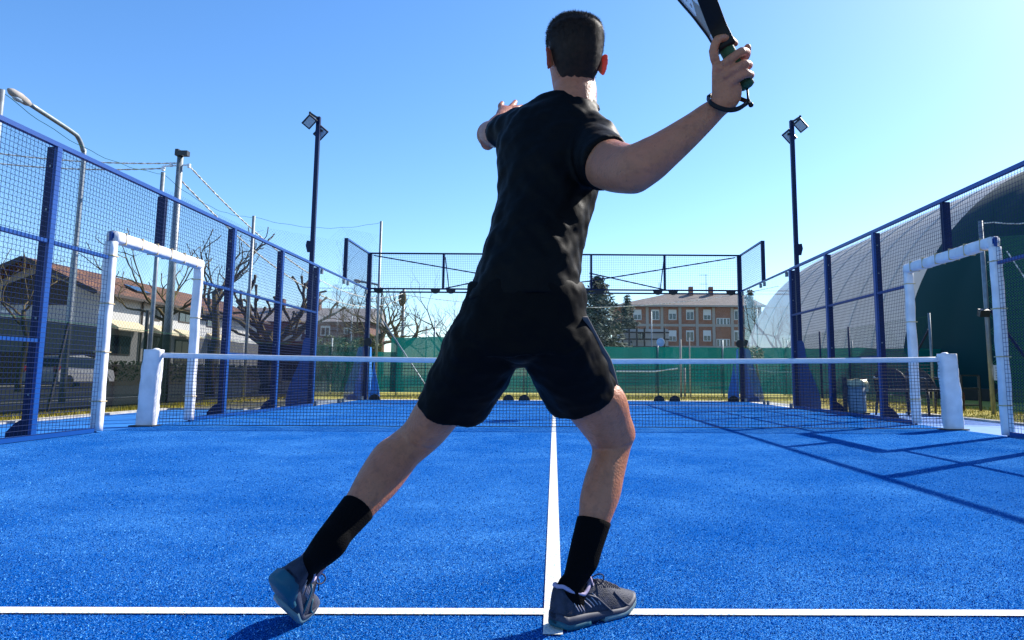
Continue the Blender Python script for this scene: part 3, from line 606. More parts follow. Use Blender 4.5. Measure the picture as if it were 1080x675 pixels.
def bare_tree(base, h, r, limbs, label, seed, depth=2, knob=.5, L=1.2, twigs=True, spread=.7, group='bare trees', up=.25, m='bark', lean=(0,0), kids=(2,3), ltw=.7):
    rnd = random.Random(seed); x, y, z = base
    root = thing('bare_tree', base, label, 'tree', group)
    t = MB(); pts = [Vector((x+lean[0]*k/6, y+lean[1]*k/6, z+h*k/6))+Vector((rnd.gauss(0,.06),rnd.gauss(0,.06),0))*(k > 0) for k in range(7)]
    t.tube(pts, [r*(1.25-.08*k) for k in range(7)], 10); t.build('trunk', M[m], root, True)
    c = MB(); top = pts[-1]
    for i in range(limbs):
        a = 6.283*i/limbs+rnd.uniform(-.4,.4); d = Vector((math.cos(a), math.sin(a)*.8, rnd.uniform(.15,.9)))
        limb(c, top-Vector((0,0,rnd.uniform(0,h*.28))), d, L*rnd.uniform(.8,1.25), r*.55, depth, spread, rnd, up, knob, kids=kids)
    if twigs:
        vs = list(c.v)
        for _ in range(int(160*ltw)):
            p = Vector(vs[rnd.randrange(len(vs))]); d = Vector((rnd.gauss(0,.5),rnd.gauss(0,.5),abs(rnd.gauss(.8,.4))))
            q = p+d.normalized()*rnd.uniform(.3,.9)*ltw; m2 = p.lerp(q,.5)+Vector((rnd.gauss(0,.05),rnd.gauss(0,.05),0)); c.tube([p, m2, q], [.008,.006,.003], 3, False)
    c.build('crown', M[m], root, True)
def at_ground(px, d): 
    p = at(px, 400, d); return (p.x, p.y, 0)
bare_tree(at_ground(222, 21.5), 3.2, .115, 5, 'pollarded bare tree with yellow lichen beside the far gate post of the sunlit fence', 5, depth=2, L=1.35, knob=.45, spread=.85, ltw=.45)
bare_tree(at_ground(281, 25), 2.2, .20, 8, 'stout pollarded bare tree with knobbly limbs behind the middle of the sunlit fence', 11, depth=2, L=1.15, knob=.9, spread=.75, up=.3, ltw=.45)
bare_tree(at_ground(168, 24), 3.0, .10, 4, 'slim bare tree with long arching limbs in front of the white house roof', 23, depth=2, L=1.45, knob=.4, spread=.8, ltw=.45)
bare_tree(at_ground(20, 26), 3.0, .09, 4, 'fine bare tree showing through the mesh at the edge of the white house', 31, depth=2, L=1.3, spread=.7, ltw=.5)
bare_tree(at_ground(421, 29), 2.1, .15, 6, 'gnarled bare tree at the back corner of the court beside the far pole', 41, depth=3, L=1.0, knob=.35, spread=.8, up=.2)
bare_tree(at_ground(399, 33), 2.6, .17, 6, 'crooked bare tree right behind the corner post of the back fence', 47, depth=3, L=1.15, knob=.35, spread=.85, up=.2)
for i, (px, d, h, L, lab) in enumerate(((474, 58, 2.6, 2.6, 'fine-twigged bare tree with a rounded crown partly behind the player'), (352, 92, 5.2, 4.0, 'tall fine-twigged bare tree rising behind the flat red brick house'), (378, 96, 4.5, 3.2, 'smaller fine-twigged bare tree behind the end of the red brick house'), (330, 98, 4.2, 3.0, 'hazy fine-twigged bare tree left of the tall one behind the brick house'))):
    bare_tree(at_ground(px, d), h, .2, 7, lab, 60+i, depth=4, knob=0, L=L, spread=.6, up=.2, m='twig', kids=(2,3), ltw=1.4)
def spruce(base, h, w, label, seed):
    rnd = random.Random(seed); x, y, z = base; root = thing('conifer', base, label, 'tree', 'conifers')
    t = MB(); t.tube([(x,y,0),(x,y,h*.6),(x,y,h)], [.25,.14,.02], 8); t.build('trunk', M['bark'], root, True)
    c = MB()
    zz = h*.12
    while zz < h*.985:
        f = 1-(zz/h); rr = w*(f**.8)*rnd.uniform(.75,1.15)+.12
        for k in range(12):
            a = rnd.uniform(0,6.28); R_ = rr*rnd.uniform(.6,1.15); n = max(6, int(R_*20))
            for j in range(n):
                s = (j+rnd.random())/n; p = Vector((x+math.cos(a)*R_*s+rnd.gauss(0,.12), y+math.sin(a)*R_*s+rnd.gauss(0,.12), zz-R_*.25*s+R_*.2*s*s+rnd.gauss(0,.08)))
                ss = rnd.uniform(.12,.26); d = Vector((rnd.gauss(0,1),rnd.gauss(0,1),rnd.gauss(-.3,.5))).normalized(); q = d.orthogonal().normalized()
                c.add([p-d*ss, p+q*ss*.35, p+d*ss, p-q*ss*.35], [(0,1,2,3)])
        zz += h*.03
    c.build('crown', M['conifer'], root)
spruce(at_ground(630, 50), 8.0, 3.3, 'dark dense conifer close behind the player’s hip', 3)
spruce(at_ground(662, 88), 11.2, 2.8, 'narrower far conifer with a pointed tip beside the apartment block', 4)
spruce(at_ground(793, 70), 9.6, 1.5, 'dark conifer top showing above the dome’s far shoulder', 6)
root = thing('shrub', at_ground(362, 28), 'olive green shrub in front of the red brick house', 'shrub')
b = MB(); p = at_ground(362, 28)
for k in range(16): leaf_clump(b, (p[0]+rng.uniform(-1.1,1.1), p[1]+rng.uniform(-.5,.5), 1.2+rng.uniform(-.7,.75)), (.5,.5,.4), 200, .08)
b.build('foliage', M['hedge'], root); b = MB()
for k in range(7): b.tube([(p[0]+rng.uniform(-.2,.2),p[1],0),(p[0]+rng.uniform(-1,1),p[1]+rng.uniform(-.4,.4),1.6)], .03, 5)
b.build('stem', M['bark'], root)

# ================================================================== BUILDINGS BEHIND
def window_y(root, x0, x1, z0, z1, y, fm='frame', blind=0):
    f = MB(); f.box((x0,y-.06,z0),(x1,y+.02,z1)); w = f.build('window', M[fm], root)
    g = MB(); m = (x0+x1)/2; e = .09*(x1-x0); zt = z1-.08-(z1-z0)*blind
    for a, c in ((x0+e, m-e*.4), (m+e*.4, x1-e)): g.box((a,y-.066,z0+.1),(c,y-.061,zt))
    g.build('pane', M['pane'], w)
def pxz(px, py, d): p = at(px, py, d); return p.x, p.z
# red brick house, far left
D = 79; yb = CY+D
root = thing('brick_house', (-30, yb, 0), 'long low red brick house with a pale flat-pitched roof beyond the trees', 'house')
xa, _ = pxz(205, 340, D); xb, zt = pxz(386, 339, D)
b = MB(); b.box((xa-4, yb, 0), (xb, yb+9, zt)); b.build('wall', M['brick'], root)
b = MB()
_, zr = pxz(380, 332.5, D); b.add([(xa-5,yb-.8,zt-.1),(xb+.5,yb-.8,zt-.1),(xb+.5,yb+9.6,zt-.1),(xa-5,yb+9.6,zt-.1),(xa-5,yb+4.5,zr+1.2),(xb+.5,yb+4.5,zr+1.2)], [(0,1,5,4),(2,3,4,5),(1,2,5),(3,0,4),(0,3,2,1)]); rf = b.build('roof', M['greyroof'], root)
b = MB()
for px in (282, 322): x, z = pxz(px, 334, D); b.box((x-.4, yb+3.4, zt), (x+.4, yb+4.2, zr+2.2))
b.build('chimney', M['brick'], rf)
for (x0,y0,x1,y1) in ((264,331.5,273,341),(306,342.5,312,354.5),(313,342.5,318.5,354.5),(322,343.5,328,352.5),(338.5,343.5,348,354),(363,345.5,370,352.5),(225,333,233,343),(243,345,250,354)):
    X_, Z1 = pxz(x0,y0,D); X2, Z0 = pxz(x1,y1,D); window_y(root, X_, X2, Z0, Z1, yb, blind=.15)
x0, z1 = pxz(300,355,D); x1, z0 = pxz(321,360,D)
b = MB(); b.box((x0,yb-1.1,z0),(x1,yb-.02,z0+.15)); b.box((x0,yb-1.1,z0+.15),(x1,yb-1.05,z1)); b.build('balcony', M['pil'], root)
# apartment block, back right
D = 109; yb = CY+D
root = thing('apartment_block', (20, yb, 0), 'orange brick apartment block with white windows and a brown hipped roof behind the back fence', 'building')
xa, zt = pxz(652, 322, D); xb, _ = pxz(803, 322, D)
b = MB(); b.box((xa, yb, 0), (xb, yb+12, zt)); b.build('wall', M['brick2'], root)
b = MB(); x2, zr = pxz(708, 309, D+6); x3, _ = pxz(782, 309, D+6); xo, _ = pxz(671, 320, D)
b.add([(xa-.6,yb-.8,zt),(xb+.6,yb-.8,zt),(xb+.6,yb+12.8,zt),(xa-.6,yb+12.8,zt),(x2,yb+6,zr),(x3,yb+6,zr)], [(0,1,5,4),(1,2,5),(2,3,4,5),(3,0,4),(0,3,2,1)]); rf = b.build('roof', M['brownroof'], root)
b = MB(); b.box((xa-.7,yb-.9,zt-.25),(xb+.7,yb-.8,zt+.02)); b.build('gutter', M['pil'], rf)
b = MB()
for px in (735, 757): x, _ = pxz(px, 310, D); b.box((x-.35, yb+4.6, zt+1.0), (x+.35, yb+5.3, zr+.9))
b.build('chimney', M['brick2'], rf)
for k, pr_ in enumerate((752, 700)):
    x, _ = pxz(pr_, 300, D); b = MB(); b.tube([(x,yb+5,zr-.3),(x,yb+5,zr+(3.0 if k == 0 else 1.6))], .04, 5)
    if k == 0:
        for zz in (2.9, 1.4): b.bar((x-1.1,yb+5,zr+zz),(x+.3,yb+5,zr+zz),.05,.05)
    b.build('aerial', M['galv'], rf)
for row, (ya, yb_) in enumerate(((326.5,337.5),(348.5,360),(371,382))):
    for k, px in enumerate((668,687,705,723.5,741.5,774,790)):
        X_, Z1 = pxz(px,ya,D); X2, Z0 = pxz(px+8.5,yb_,D); window_y(root, X_, X2, Z0, Z1, yb, blind=(.45,.1,.35,.2,.5,.1)[(k+row*2)%6])
    X_, Z1 = pxz(755.5,ya+9,D); X2, Z0 = pxz(770,yb_+6.5,D)
    f = MB(); f.box((X_,yb-.06,Z0),(X2,yb+.02,Z1)); w = f.build('stair_window', M['frame'], root); g = MB()
    for j in range(4): a = X_+(X2-X_)*j/4+.1; g.box((a,yb-.07,Z0+.1),(a+(X2-X_)/4-.2,yb-.061,Z1-.1))
    g.build('pane', M['pane'], w)
for px in (660,682.5,698,717,735,752.5,772,790):
    x, _ = pxz(px,330,D); b = MB(); b.box((x-.22,yb-.12,0),(x+.22,yb-.005,zt-.27)); b.build('pilaster', M['pil'], root)
b = MB(); 
for zz in (343, 366): _, z = pxz(700, zz, D); b.box((xa-.02,yb-.09,z-.2),(xb+.02,yb-.002,z+.2))
b.build('floor_band', M['pil'], root)
# white sports pavilion in front of the block
D = 62; yb = CY+D
root = thing('pavilion', (8, yb, 0), 'low white pavilion with dark posts and rails in front of the apartment block', 'building')
xa, zt = pxz(654, 347, D); xb, zb = pxz(705, 372, D)
b = MB(); b.box((xa,yb,0),(xb,yb+4,zt)); b.build('wall', M['white'], root)
b = MB(); 
for px in (656,663,671,679,700): x, _ = pxz(px,350,D); b.box((x-.07,yb-.5,0),(x+.07,yb-.36,zt+.1))
for py in (351,358,366): _, z = pxz(680,py,D); b.box((xa-.2,yb-.52,z-.06),(xb,yb-.38,z+.06))
b.build('railing', M['wood'], root)
X_, Z1 = pxz(672,349,D); X2, Z0 = pxz(681,360,D); window_y(root, X_, X2, Z0, Z1, yb)
for i, (px, d, hp, lab) in enumerate(((540,66,343,'thin far mast left of the centre, between the player’s legs'),(459,44,339,'thin grey mast above the green screen left of the player'),(450,46,345,'slim short mast beside the fine-twigged tree'),(372,60,318,'thin far mast behind the corner of the court'),(687,60,328,'tall thin mast in front of the apartment block windows'),(798,46,325,'thin leaning mast before the pale far end of the dome'))):
    if px == 540: continue
    p = at(px, hp, d); root = thing('thin_mast', (p.x, p.y, 0), lab, 'mast', 'thin masts beyond the court'); b = MB(); b.tube([(p.x,p.y,0),(p.x,p.y,p.z)], .045, 8); b.build('shaft', M['galv'], root, True)
    b = MB(); b.ball((p.x,p.y,p.z), (.07,.07,.05), 8, 6); b.build('cap', M['galv'], root)

# ================================================================== GREEN SCREEN FENCE BEHIND
yS = 14.7
root = thing('screen_fence', (2, yS, 0), 'green shade-cloth screen fence across the grass behind the court', 'fence')
def screen(x0, x1, z1, y=yS, m='screen', name='screen_cloth'):
    b = MB(); xs = np.linspace(x0, x1, max(6, int((x1-x0)*5)))
    pr = []
    for x in xs: pr.append((x, y+.03*math.sin(x*2.3)+.015*math.sin(x*7), z1+.03*mnoise.noise(Vector((x*1.1,0,2)))-.02*abs(math.sin(x*1.57))))
    for a, c in zip(pr[:-1], pr[1:]): b.add([(a[0],a[1],.1),(c[0],c[1],.1),(c[0],c[1]+.02,c[2]),(a[0],a[1]+.02,a[2])], [(0,1,2,3)])
    b.build(name, M[m], root)
screen(-5.5, -2.75, 1.95); screen(-2.7, .5, 1.68); screen(.5, 13.1, 1.66); screen(-7.6, -5.3, 1.45)
for x in np.arange(-7.5, 12, 2.2): b = MB(); b.tube([(x, yS+.06, 0), (x, yS+.06, 1.9)], .025, 7); b.build('screen_post', M['galv'], root, True)
b = MB()
for z in (.9,): b.tube([(-5.5,yS-.03,z),(11.8,yS-.03,z)], .006, 4)
b.build('guy_wire', M['greenwire'], root)
# brace of the corner pole
b = MB(); b.tube([at(404.5,339,22.4), at(446,402,22.4), at(456,419,22.4)], .022, 7); tag(b.build('brace_pole', M['galv'], None, True), 'slanting pale brace pole beside the back left corner of the court', 'pole')
# training net beyond the glass
root = thing('practice_net', at_ground(700, 22), 'small practice net with white posts standing behind the glass by the green screen', 'net')
for px, ya, yb_ in ((717.5,358,412),(722,388,412),(727,356,411)):
    p = at(px, ya, 22.6); b = MB(); b.tube([(p.x,p.y,0),(p.x,p.y,p.z)], .035 if px != 727 else .02, 8); b.build('net_post', M['pil'], root, True)
b = MB(); b.tube([at(650,391.5,22.5), at(690,391.8,22.5), at(715,388.5,22.5)], .025, 6); b.build('net_tape', M['tape'], root)
b = MB()
pa, pb = at(650,391.5,22.5), at(715,388.5,22.5)
for t in np.linspace(0,1,44): q = pa.lerp(pb,t); b.tube([(q.x,q.y,.05),(q.x,q.y,q.z)], .003, 3, False)
for k in range(18): b.tube([(pa.x,pa.y,.05+k*.045),(pb.x,pb.y,.05+k*.047)], .003, 3, False)
b.build('net_mesh', M['cord'], root)
# small bush by the right corner
root = thing('small_tree', at_ground(797, 22), 'small yellow-green sapling behind the right back corner of the court', 'tree'); p = at_ground(797, 22)
b = MB(); b.tube([(p[0]+.12,p[1],0),(p[0]+.08,p[1],.7),(p[0],p[1],1.3)], [.05,.04,.02], 7); b.build('trunk', M['bark'], root, True)
b = MB(); leaf_clump(b, (p[0]-.05,p[1],1.4), (.32,.3,.25), 260, .06); b.build('crown', M['hedge'], root)

# ================================================================== DOME
root = thing('sports_dome', (20.8, 20, 0), 'huge air-supported sports dome, white at the far end and dark green near the court', 'dome')
DX, DW, DH = 22.0, 9.0, 9.5
def dome_ring(y, s=1.0, dz=1.0): return [Vector((DX-DW*s*math.cos(a), y, DH*dz*math.sin(a))) for a in np.linspace(0, math.pi, 61)]
def dome_skin(ys): 
    b = MB(); R = [dome_ring(*y) for y in ys]; n = len(R[0])
    b.add([v for r in R for v in r], [(i*n+k, i*n+k+1, (i+1)*n+k+1, (i+1)*n+k) for i in range(len(R)-1) for k in range(n-1)]); return b
ysw = [(y, 1+.006*abs(math.sin((y-17.3)*math.pi/2.75)), 1+.006*abs(math.sin((y-17.3)*math.pi/2.75))) for y in np.linspace(17.3, 39, 130)]
for t in np.linspace(.08,1,12): ysw.append((39+6.5*math.sin(t*math.pi/2), max(.02,math.cos(t*math.pi/2)**.75), max(.02,math.cos(t*math.pi/2)**.75)))
dome_skin(ysw).build('white_membrane', M['domewhite'], root, True)
ysg = [(y, 1.004+.005*abs(math.sin((y-17.3)*math.pi/3)), 1.004+.005*abs(math.sin((y-17.3)*math.pi/3))) for y in np.linspace(-14, 17.3, 110)]
dome_skin(ysg).build('green_membrane', M['domegreen'], root, True)
b = MB()
for y in np.arange(17.3+2.75, 39, 2.75): b.tube(dome_ring(y, 1.003, 1.003)[:48], .035, 5)
b.build('seam', M['seam'], root, True)
b = MB(); b.box((12.5,4,0),(13.2,17,.35)); b.build('base_beam', M['wood'], root)

# ================================================================== RIGHT SIDE THINGS
# wire fence along the dome
root = thing('wire_fence', (8.5, 10, 0), 'low green wire fence with thin posts running along the dome', 'fence')
ys = [6.8, 9.2, 11.2, 13.4, 17]
for y in ys: b = MB(); b.tube([(8.5,y,0),(8.5,y,2.12)], .03, 8); b.build('fence_post', M['galv'] if y == 6.8 else M['navy'], root, True)
b = MB(); b.tube([(8.5,6.85,1.75),(8.5,8.0,.75)], .025, 7); b.build('brace', M['navy'], root)
b = MB()
for z in (2.05,1.3,.5): b.tube([(8.5,6.8,z),(8.5,17,z)], .004, 4)
for j in range(150):
    y = 6.8+j*.07
    if y+2.0 < 17: b.tube([(8.5,y,.05),(8.5,y+2.0,2.05)], .0016, 3, False); b.tube([(8.5,y+2.0,.05),(8.5,y,2.05)], .0016, 3, False)
b.build('wire_netting', M['greenwire'], root)
# tall net with pole
root = thing('tall_net', (7.9, 4.4, 0), 'tall green net on a grey pole with a white notice, beyond the open gateway', 'net')
p0 = at(1034, 233, 13.0); px_, py_ = p0.x, p0.y
b = MB(); b.tube([(px_,py_,0),(px_,py_,p0.z)], .04, 10); po = b.build('fence_pole', M['galv'], root, True)
e = (12.4, 1.9)
b = MB(); b.tube([(px_+(e[0]-px_)*t, py_+(e[1]-py_)*t, p0.z-.05-.5*t*(1-t)*1.6+.02*math.sin(t*40)+.35*t) for t in np.linspace(0,1,24)], .012, 5); b.build('guy_wire', M['cable'], root)
b = MB(); Ln = math.hypot(e[0]-px_, e[1]-py_)
P2 = lambda a, z: (px_+(e[0]-px_)*a/Ln, py_+(e[1]-py_)*a/Ln, z)
for j in range(int((Ln+3.4)/.05)):
    for s in (0, 1):
        a0 = -3.3+j*.05
        pts = [(a0+z if s else a0+3.3-z, z) for z in np.linspace(.05, 3.3, 12)]; pts = [q for q in pts if 0 <= q[0] <= Ln]
        if len(pts) > 1: b.tube([P2(*pts[0]), P2(*pts[-1])], .0055, 3, False)
b.build('net_mesh', M['greennet'], root)
b = MB(); b.tube([(px_+.03,py_-.03,1.95),(px_+.95,py_-.5,.1)], .025, 8); b.build('brace', M['navy'], root)
b = MB(); b.tube([(px_+.3,py_-.25,3.0),(px_+1.5,py_-1.0,.0)], .012, 6); b.build('guy_rod', M['cable'], root)
b = MB(); b.obox((px_-.12,py_-.1,1.86), (.09,0,0), (0,.05,.02), (0,-.02,.06)); b.bar((px_-.1,py_-.06,1.88),(px_,py_,1.95),.03,.03); b.build('spotlight', M['darkmetal'], po)
b = MB(); b.box((px_+.02,py_-.06,.62),(px_+.22,py_-.05,.90)); sg = b.build('notice', M['paper'], root)
b = MB()
for k in range(5): b.box((px_+.05,py_-.063,.66+k*.045),(px_+.19-.02*(k%2),py_-.0605,.672+k*.045))
b.build('print_lines', M['galv'], sg)
root = thing('metal_gate', (8.3, 5.0, 0), 'low black metal gate in front of the green dome wall', 'gate')
pa, pb = at(1013, 396, 14.2), at(1032, 396, 14.2)
b = MB(); 
for p in (pa, pb): b.tube([(p.x,p.y,0),(p.x,p.y,p.z)], .03, 8)
for z in (.12, .45, pa.z): b.bar((pa.x,pa.y,z),(pb.x,pb.y,z),.03,.03)
b.build('gate_frame', M['darkmetal'], root); b = MB(); b.box((pa.x+.0,pa.y+.25,.0),(pa.x+.2,pa.y+.5,.36)); tag(b.build('flower_box', M['red'] if 0 else M['brick']), 'small reddish planter box behind the black gate', 'planter'); 
b = MB(); b.obox((11.0,5.0,.75),(1.0,-.62,0),(.1,.2,0),(0,0,.7)); tag(b.build('store_box', M['darkmetal']), 'dark low locker against the green dome', 'locker')

# chairs
def chair(loc, rz, label):
    root = thing('plastic_chair', (0,0,0), label, 'chair', 'plastic armchairs beside the court')
    pc = M['plastic']
    b = MB(); b.rings([[Vector((x*(1-.06*(z-.42)/.03*0), y, z+.015*(x/.25)**2)) for x, y in ((-.25,-.22),(.25,-.22),(.26,.24),(-.26,.24))] for z in (.41,.44)]); b.build('seat', pc, root)
    # rounded slatted back
    b = MB(); n = 14; out = []
    for i in range(n+1):
        a = math.pi*i/n; out.append((-.27*math.cos(a), .42+.40*math.sin(a)**.7))
    for i in range(n):
        (x0,z0),(x1,z1) = out[i], out[i+1]
        yb0, yb1 = .23+.22*(z0-.42)/.4, .23+.22*(z1-.42)/.4
        b.bar((x0,yb0,z0),(x1,yb1,z1),.035,.05)
    for x in (-.2,-.135,-.068,0,.068,.135,.2):
        zt = .42+.40*max(0,(1-(x/.27)**2))**.35; b.bar((x,.22,.43),(x*1.05,.22+.22*(zt-.42)/.4,zt-.01),.06,.012,(0,1,0))
    b.build('backrest', pc, root)
    for s in (-1,1):
        b = MB(); b.tube(cat_rom([(s*.27,-.24,.40),(s*.29,-.25,.60),(s*.29,-.18,.645),(s*.29,.1,.64),(s*.275,.30,.66)], 4), .02, 8); b.build('armrest', pc, root, True)
        for y0, y1 in ((-.22,-.27),(.22,.30)):
            b = MB(); b.tube([(s*.24,y0,.42),(s*.27,y1,0)], [.03,.02], 8); b.build('leg', pc, root, True)
    root.location = loc; root.rotation_euler.z = rz
    return root
chair((6.72, 3.55, 0), math.radians(8), 'dark plastic armchair standing between the white gate post and the net post')
chair((5.93, 3.25, 0), math.radians(-12), 'dark plastic armchair half hidden behind the white gate padding')
# litter bin
root = thing('litter_bin', (5.36, 3.62, 0), 'pale blue litter bin with a yellowish bag over its rim, outside the shaded fence', 'bin')
bx, by = 5.42, 3.65
b = MB(); b.tube([(bx,by,.04),(bx,by,.06),(bx,by,.52)], [.14,.15,.165], 20); b.build('barrel', M['binblue'], root, True)
b = MB(); rr = []
for k, (r, z) in enumerate(((.165,.52),(.18,.50),(.182,.56),(.172,.63),(.15,.60))):
    rr.append([Vector((bx+r*(1+.05*math.sin(a*5+k))*math.cos(a), by+r*(1+.05*math.sin(a*5+k))*math.sin(a), z+.012*math.sin(a*4+k))) for a in np.linspace(0,6.283,21)[:-1]])
b.rings(rr); b.ball((bx+.17,by-.03,.5),(.05,.06,.1),8,6); b.build('bag', M['bag'], root, True)
b = MB(); b.box((bx-.24,by-.03,0),(bx-.18,by+.03,.66)); b.bar((bx-.21,by,.62),(bx+.19,by,.645),.02,.02); b.box((bx-.16,by-.14,.0),(bx+.16,by+.14,.04)); b.build('stand', M['darkmetal'], root)

# ================================================================== PLAYER
def eval_mesh(o):
    dg = bpy.context.evaluated_depsgraph_get(); return bpy.data.meshes.new_from_object(o.evaluated_get(dg))
def fuse(b, name, m, parent, voxel, smooth_it=4, fac=.5, post=None):
    me = bpy.data.meshes.new(name); me.from_pydata(b.v, [], b.f); me.update()
    bm = bmesh.new(); bm.from_mesh(me); bmesh.ops.recalc_face_normals(bm, faces=bm.faces); bm.to_mesh(me); bm.free()
    t = bpy.data.objects.new('tmp', me); COL.objects.link(t)
    r = t.modifiers.new('r', 'REMESH'); r.mode = 'VOXEL'; r.voxel_size = voxel
    s = t.modifiers.new('s', 'SMOOTH'); s.factor = fac; s.iterations = smooth_it
    me2 = eval_mesh(t); bpy.data.objects.remove(t); bpy.data.meshes.remove(me)
    if post: post(me2)
    me2.polygons.foreach_set('use_smooth', [True]*len(me2.polygons)); me2.name = name
    return link(name, me2, m, parent)
def loft(b, st, n=24, sub=6, cap=True, e=1.0, grow=0.0):
    """st: (left point, right point, depth radius); silhouettes of a limb with a depth"""
    rows = cat_rom([np.concatenate([np.array(l), np.array(r), [bb]]) for l, r, bb in st], sub)
    C = [Vector((r[:3]+r[3:6])/2) for r in rows]; R = []
    for i, r in enumerate(rows):
        lat = Vector(r[3:6]-r[:3]); a = lat.length/2+grow; lat.normalize()
        t = (C[min(i+1,len(C)-1)]-C[max(i-1,0)]).normalized(); dep = lat.cross(t).normalized(); bb = r[6]+grow
        ring = []
        for k in range(n):
            an = 2*math.pi*k/n; ca, sa = math.cos(an), math.sin(an)
            ring.append(C[i]+lat*a*math.copysign(abs(ca)**e, ca)+dep*bb*math.copysign(abs(sa)**e, sa))
        R.append(ring)
    b.rings(R, cap)
def S(xl, yl, xr, yr, d, bb, tw=0): return (at(xl, yl, d+tw), at(xr, yr, d-tw), bb)
person = thing('person', (-.05, -7.1, 0), 'man seen from behind in black shirt and shorts, lunging with one arm raised to strike', 'person')

def frame(o, fx, uz, k=1.0):
    fx = Vector(fx).normalized(); uz = Vector(uz); uz = (uz-fx*uz.dot(fx)).normalized(); y = uz.cross(fx); o = Vector(o)
    return Matrix(((fx.x*k,y.x*k,uz.x*k,o.x),(fx.y*k,y.y*k,uz.y*k,o.y),(fx.z*k,y.z*k,uz.z*k,o.z),(0,0,0,1)))
RS = frame((.0,-7.095,.006), (.205,.165,0), (0,0,1), .96)
LF = Vector((-.15,.79,-.59)).normalized(); th = math.radians(36); u0 = Vector((0,.607,.794)); LU = u0*math.cos(th)+Vector((1,0,0))*math.sin(th)
LS = frame((-.668,-7.220,.150), LF, LU, .95)
def ankle(T4): return [(T4 @ Vector((x, .029, z)), T4 @ Vector((x, -.029, z)), .035) for x, z in ((.062,.10),(.066,.075),(.072,.045))]
R_LEG = [S(558,352,608,342,1.84,.075), S(574,398,626,384,1.92,.074), S(595,432.5,657,412,1.98,.075), S(609,449,665,438,2.03,.066), S(622,467,670,457,2.07,.060),
         S(624,480,664.5,476,2.07,.056), S(617,502,658.5,502,2.04,.057), S(611.5,525,653.5,526,2.01,.051), S(610,545,643,553,1.985,.043), S(603,575,634,580,1.96,.037), S(598,598,627,601,1.945,.036)]+ankle(RS)
L_LEG = [S(490,344,545,358,1.84,.075), S(464,390,510,414,1.92,.072), S(440,424,488,441,1.97,.070), S(427,446,471,462,2.01,.062), S(411,460,459,474,2.02,.057), S(395,474,442,487,2.0,.057),
         S(380.5,496.5,427,506,1.96,.058), S(372,511,412,524,1.92,.053), S(363,526,391.5,546,1.88,.044), S(345,550,370,569,1.83,.038), S(334,565,359,585,1.80,.037)]+ankle(LS)
R_ARM = [S(604,185,632,132,1.87,.055), S(621,193,655,150,1.74,.056), S(636,199,667,154,1.64,.053), S(659,203.5,672,153.5,1.57,.048), S(676,201.5,681,147,1.548,.047), S(697,188.5,694,139.5,1.54,.044), S(716,171,708.5,131,1.535,.039), S(734,153.5,725,121,1.528,.034), S(751,136,738,112,1.522,.029), S(765,121,749,105,1.515,.026),
         S(776,113,750.5,100,1.508,.021), S(782,102,750.5,89,1.502,.018), S(782,91,750.5,75,1.497,.016), S(776,81,751.5,61,1.495,.012)]
L_ARM = [S(548,118,552,160,1.99,.055), S(526,125,528,157,2.10,.05), S(517,127,520,155,2.2,.045)]
L_FORE = [S(506,146,522,151,2.17,.036), S(508,137,527,147,2.20,.038), S(515,128,532,140,2.24,.034), S(521.5,122.5,535,130.5,2.28,.027), S(523.5,118.5,539,125,2.31,.02), S(525.5,114.5,542,119.5,2.34,.016), S(528,112.5,543,116.5,2.36,.011)]
NECK = [S(577,122,633,126,1.925,.066), S(582,108,629.5,111,1.93,.060), S(583.5,96,629.5,97,1.945,.057), S(585,88,628,88,1.966,.050), S(588,66,624,66,1.985,.05)]
T_CORE = [S(505,318,605,314,1.83,.10), S(515,270,612,272,1.85,.10), S(532,205,625,210,1.9,.10), S(533,165,628,168,1.92,.095), S(554,132,618,138,1.925,.072), S(582,112,624,117,1.93,.052)]
def chain(b, pts, r):
    P = cat_rom([np.array(p) for p in pts], 5); n = len(P)
    rs = np.interp(np.linspace(0,1,n), np.linspace(0,1,len(r)), r)
    b.tube([Vector(p) for p in P], list(rs), 10)
    b.ball(P[0], rs[0], 10, 6); b.ball(P[-1], rs[-1], 10, 6)
    for i in range(1, len(pts)-1): b.ball(pts[i], r[i]*1.08, 10, 6)
# --- head, built in its own frame (x right, y face, z up)
HC = at(605.5, 60.5, 1.95); HR = Matrix.Rotation(math.radians(14), 3, 'Z') @ Matrix.Rotation(math.radians(-3), 3, 'X')
HS = [(-.116,.022,.088,-.02),(-.108,.038,.094,-.04),(-.09,.051,.095,-.056),(-.07,.058,.094,-.068),(-.045,.064,.091,-.081),(-.02,.070,.092,-.092),(.01,.0745,.094,-.099),(.04,.0765,.094,-.101),(.066,.074,.085,-.096),(.087,.063,.064,-.078),(.101,.042,.036,-.05),(.108,.018,.01,-.024)]
def head_rows(sub=4): return cat_rom(HS, sub)
def head_pt(row, th, grow=0.0):
    z, a, yf, yb = row; c = (yf+yb)/2; bb = (yf-yb)/2
    ca, sa = math.cos(th), math.sin(th)
    return Vector(((a+grow)*math.copysign(abs(ca)**.92, ca), c+(bb+grow)*math.copysign(abs(sa)**.92, sa), z))
H2W = lambda v: HC+HR @ Vector(v)
body = MB()
loft(body, R_LEG); loft(body, L_LEG); loft(body, R_ARM); loft(body, L_ARM); loft(body, L_FORE); loft(body, NECK); loft(body, T_CORE)
loft(body, [S(500,330,612,330,1.835,.10), S(512,350,600,350,1.83,.095), S(530,366,578,366,1.83,.06)])
body.ball(at(516.5,142,2.2), .043, 14, 10)
body.rings([[H2W(head_pt(r, 2*math.pi*k/28)) for k in range(28)] for r in head_rows()])
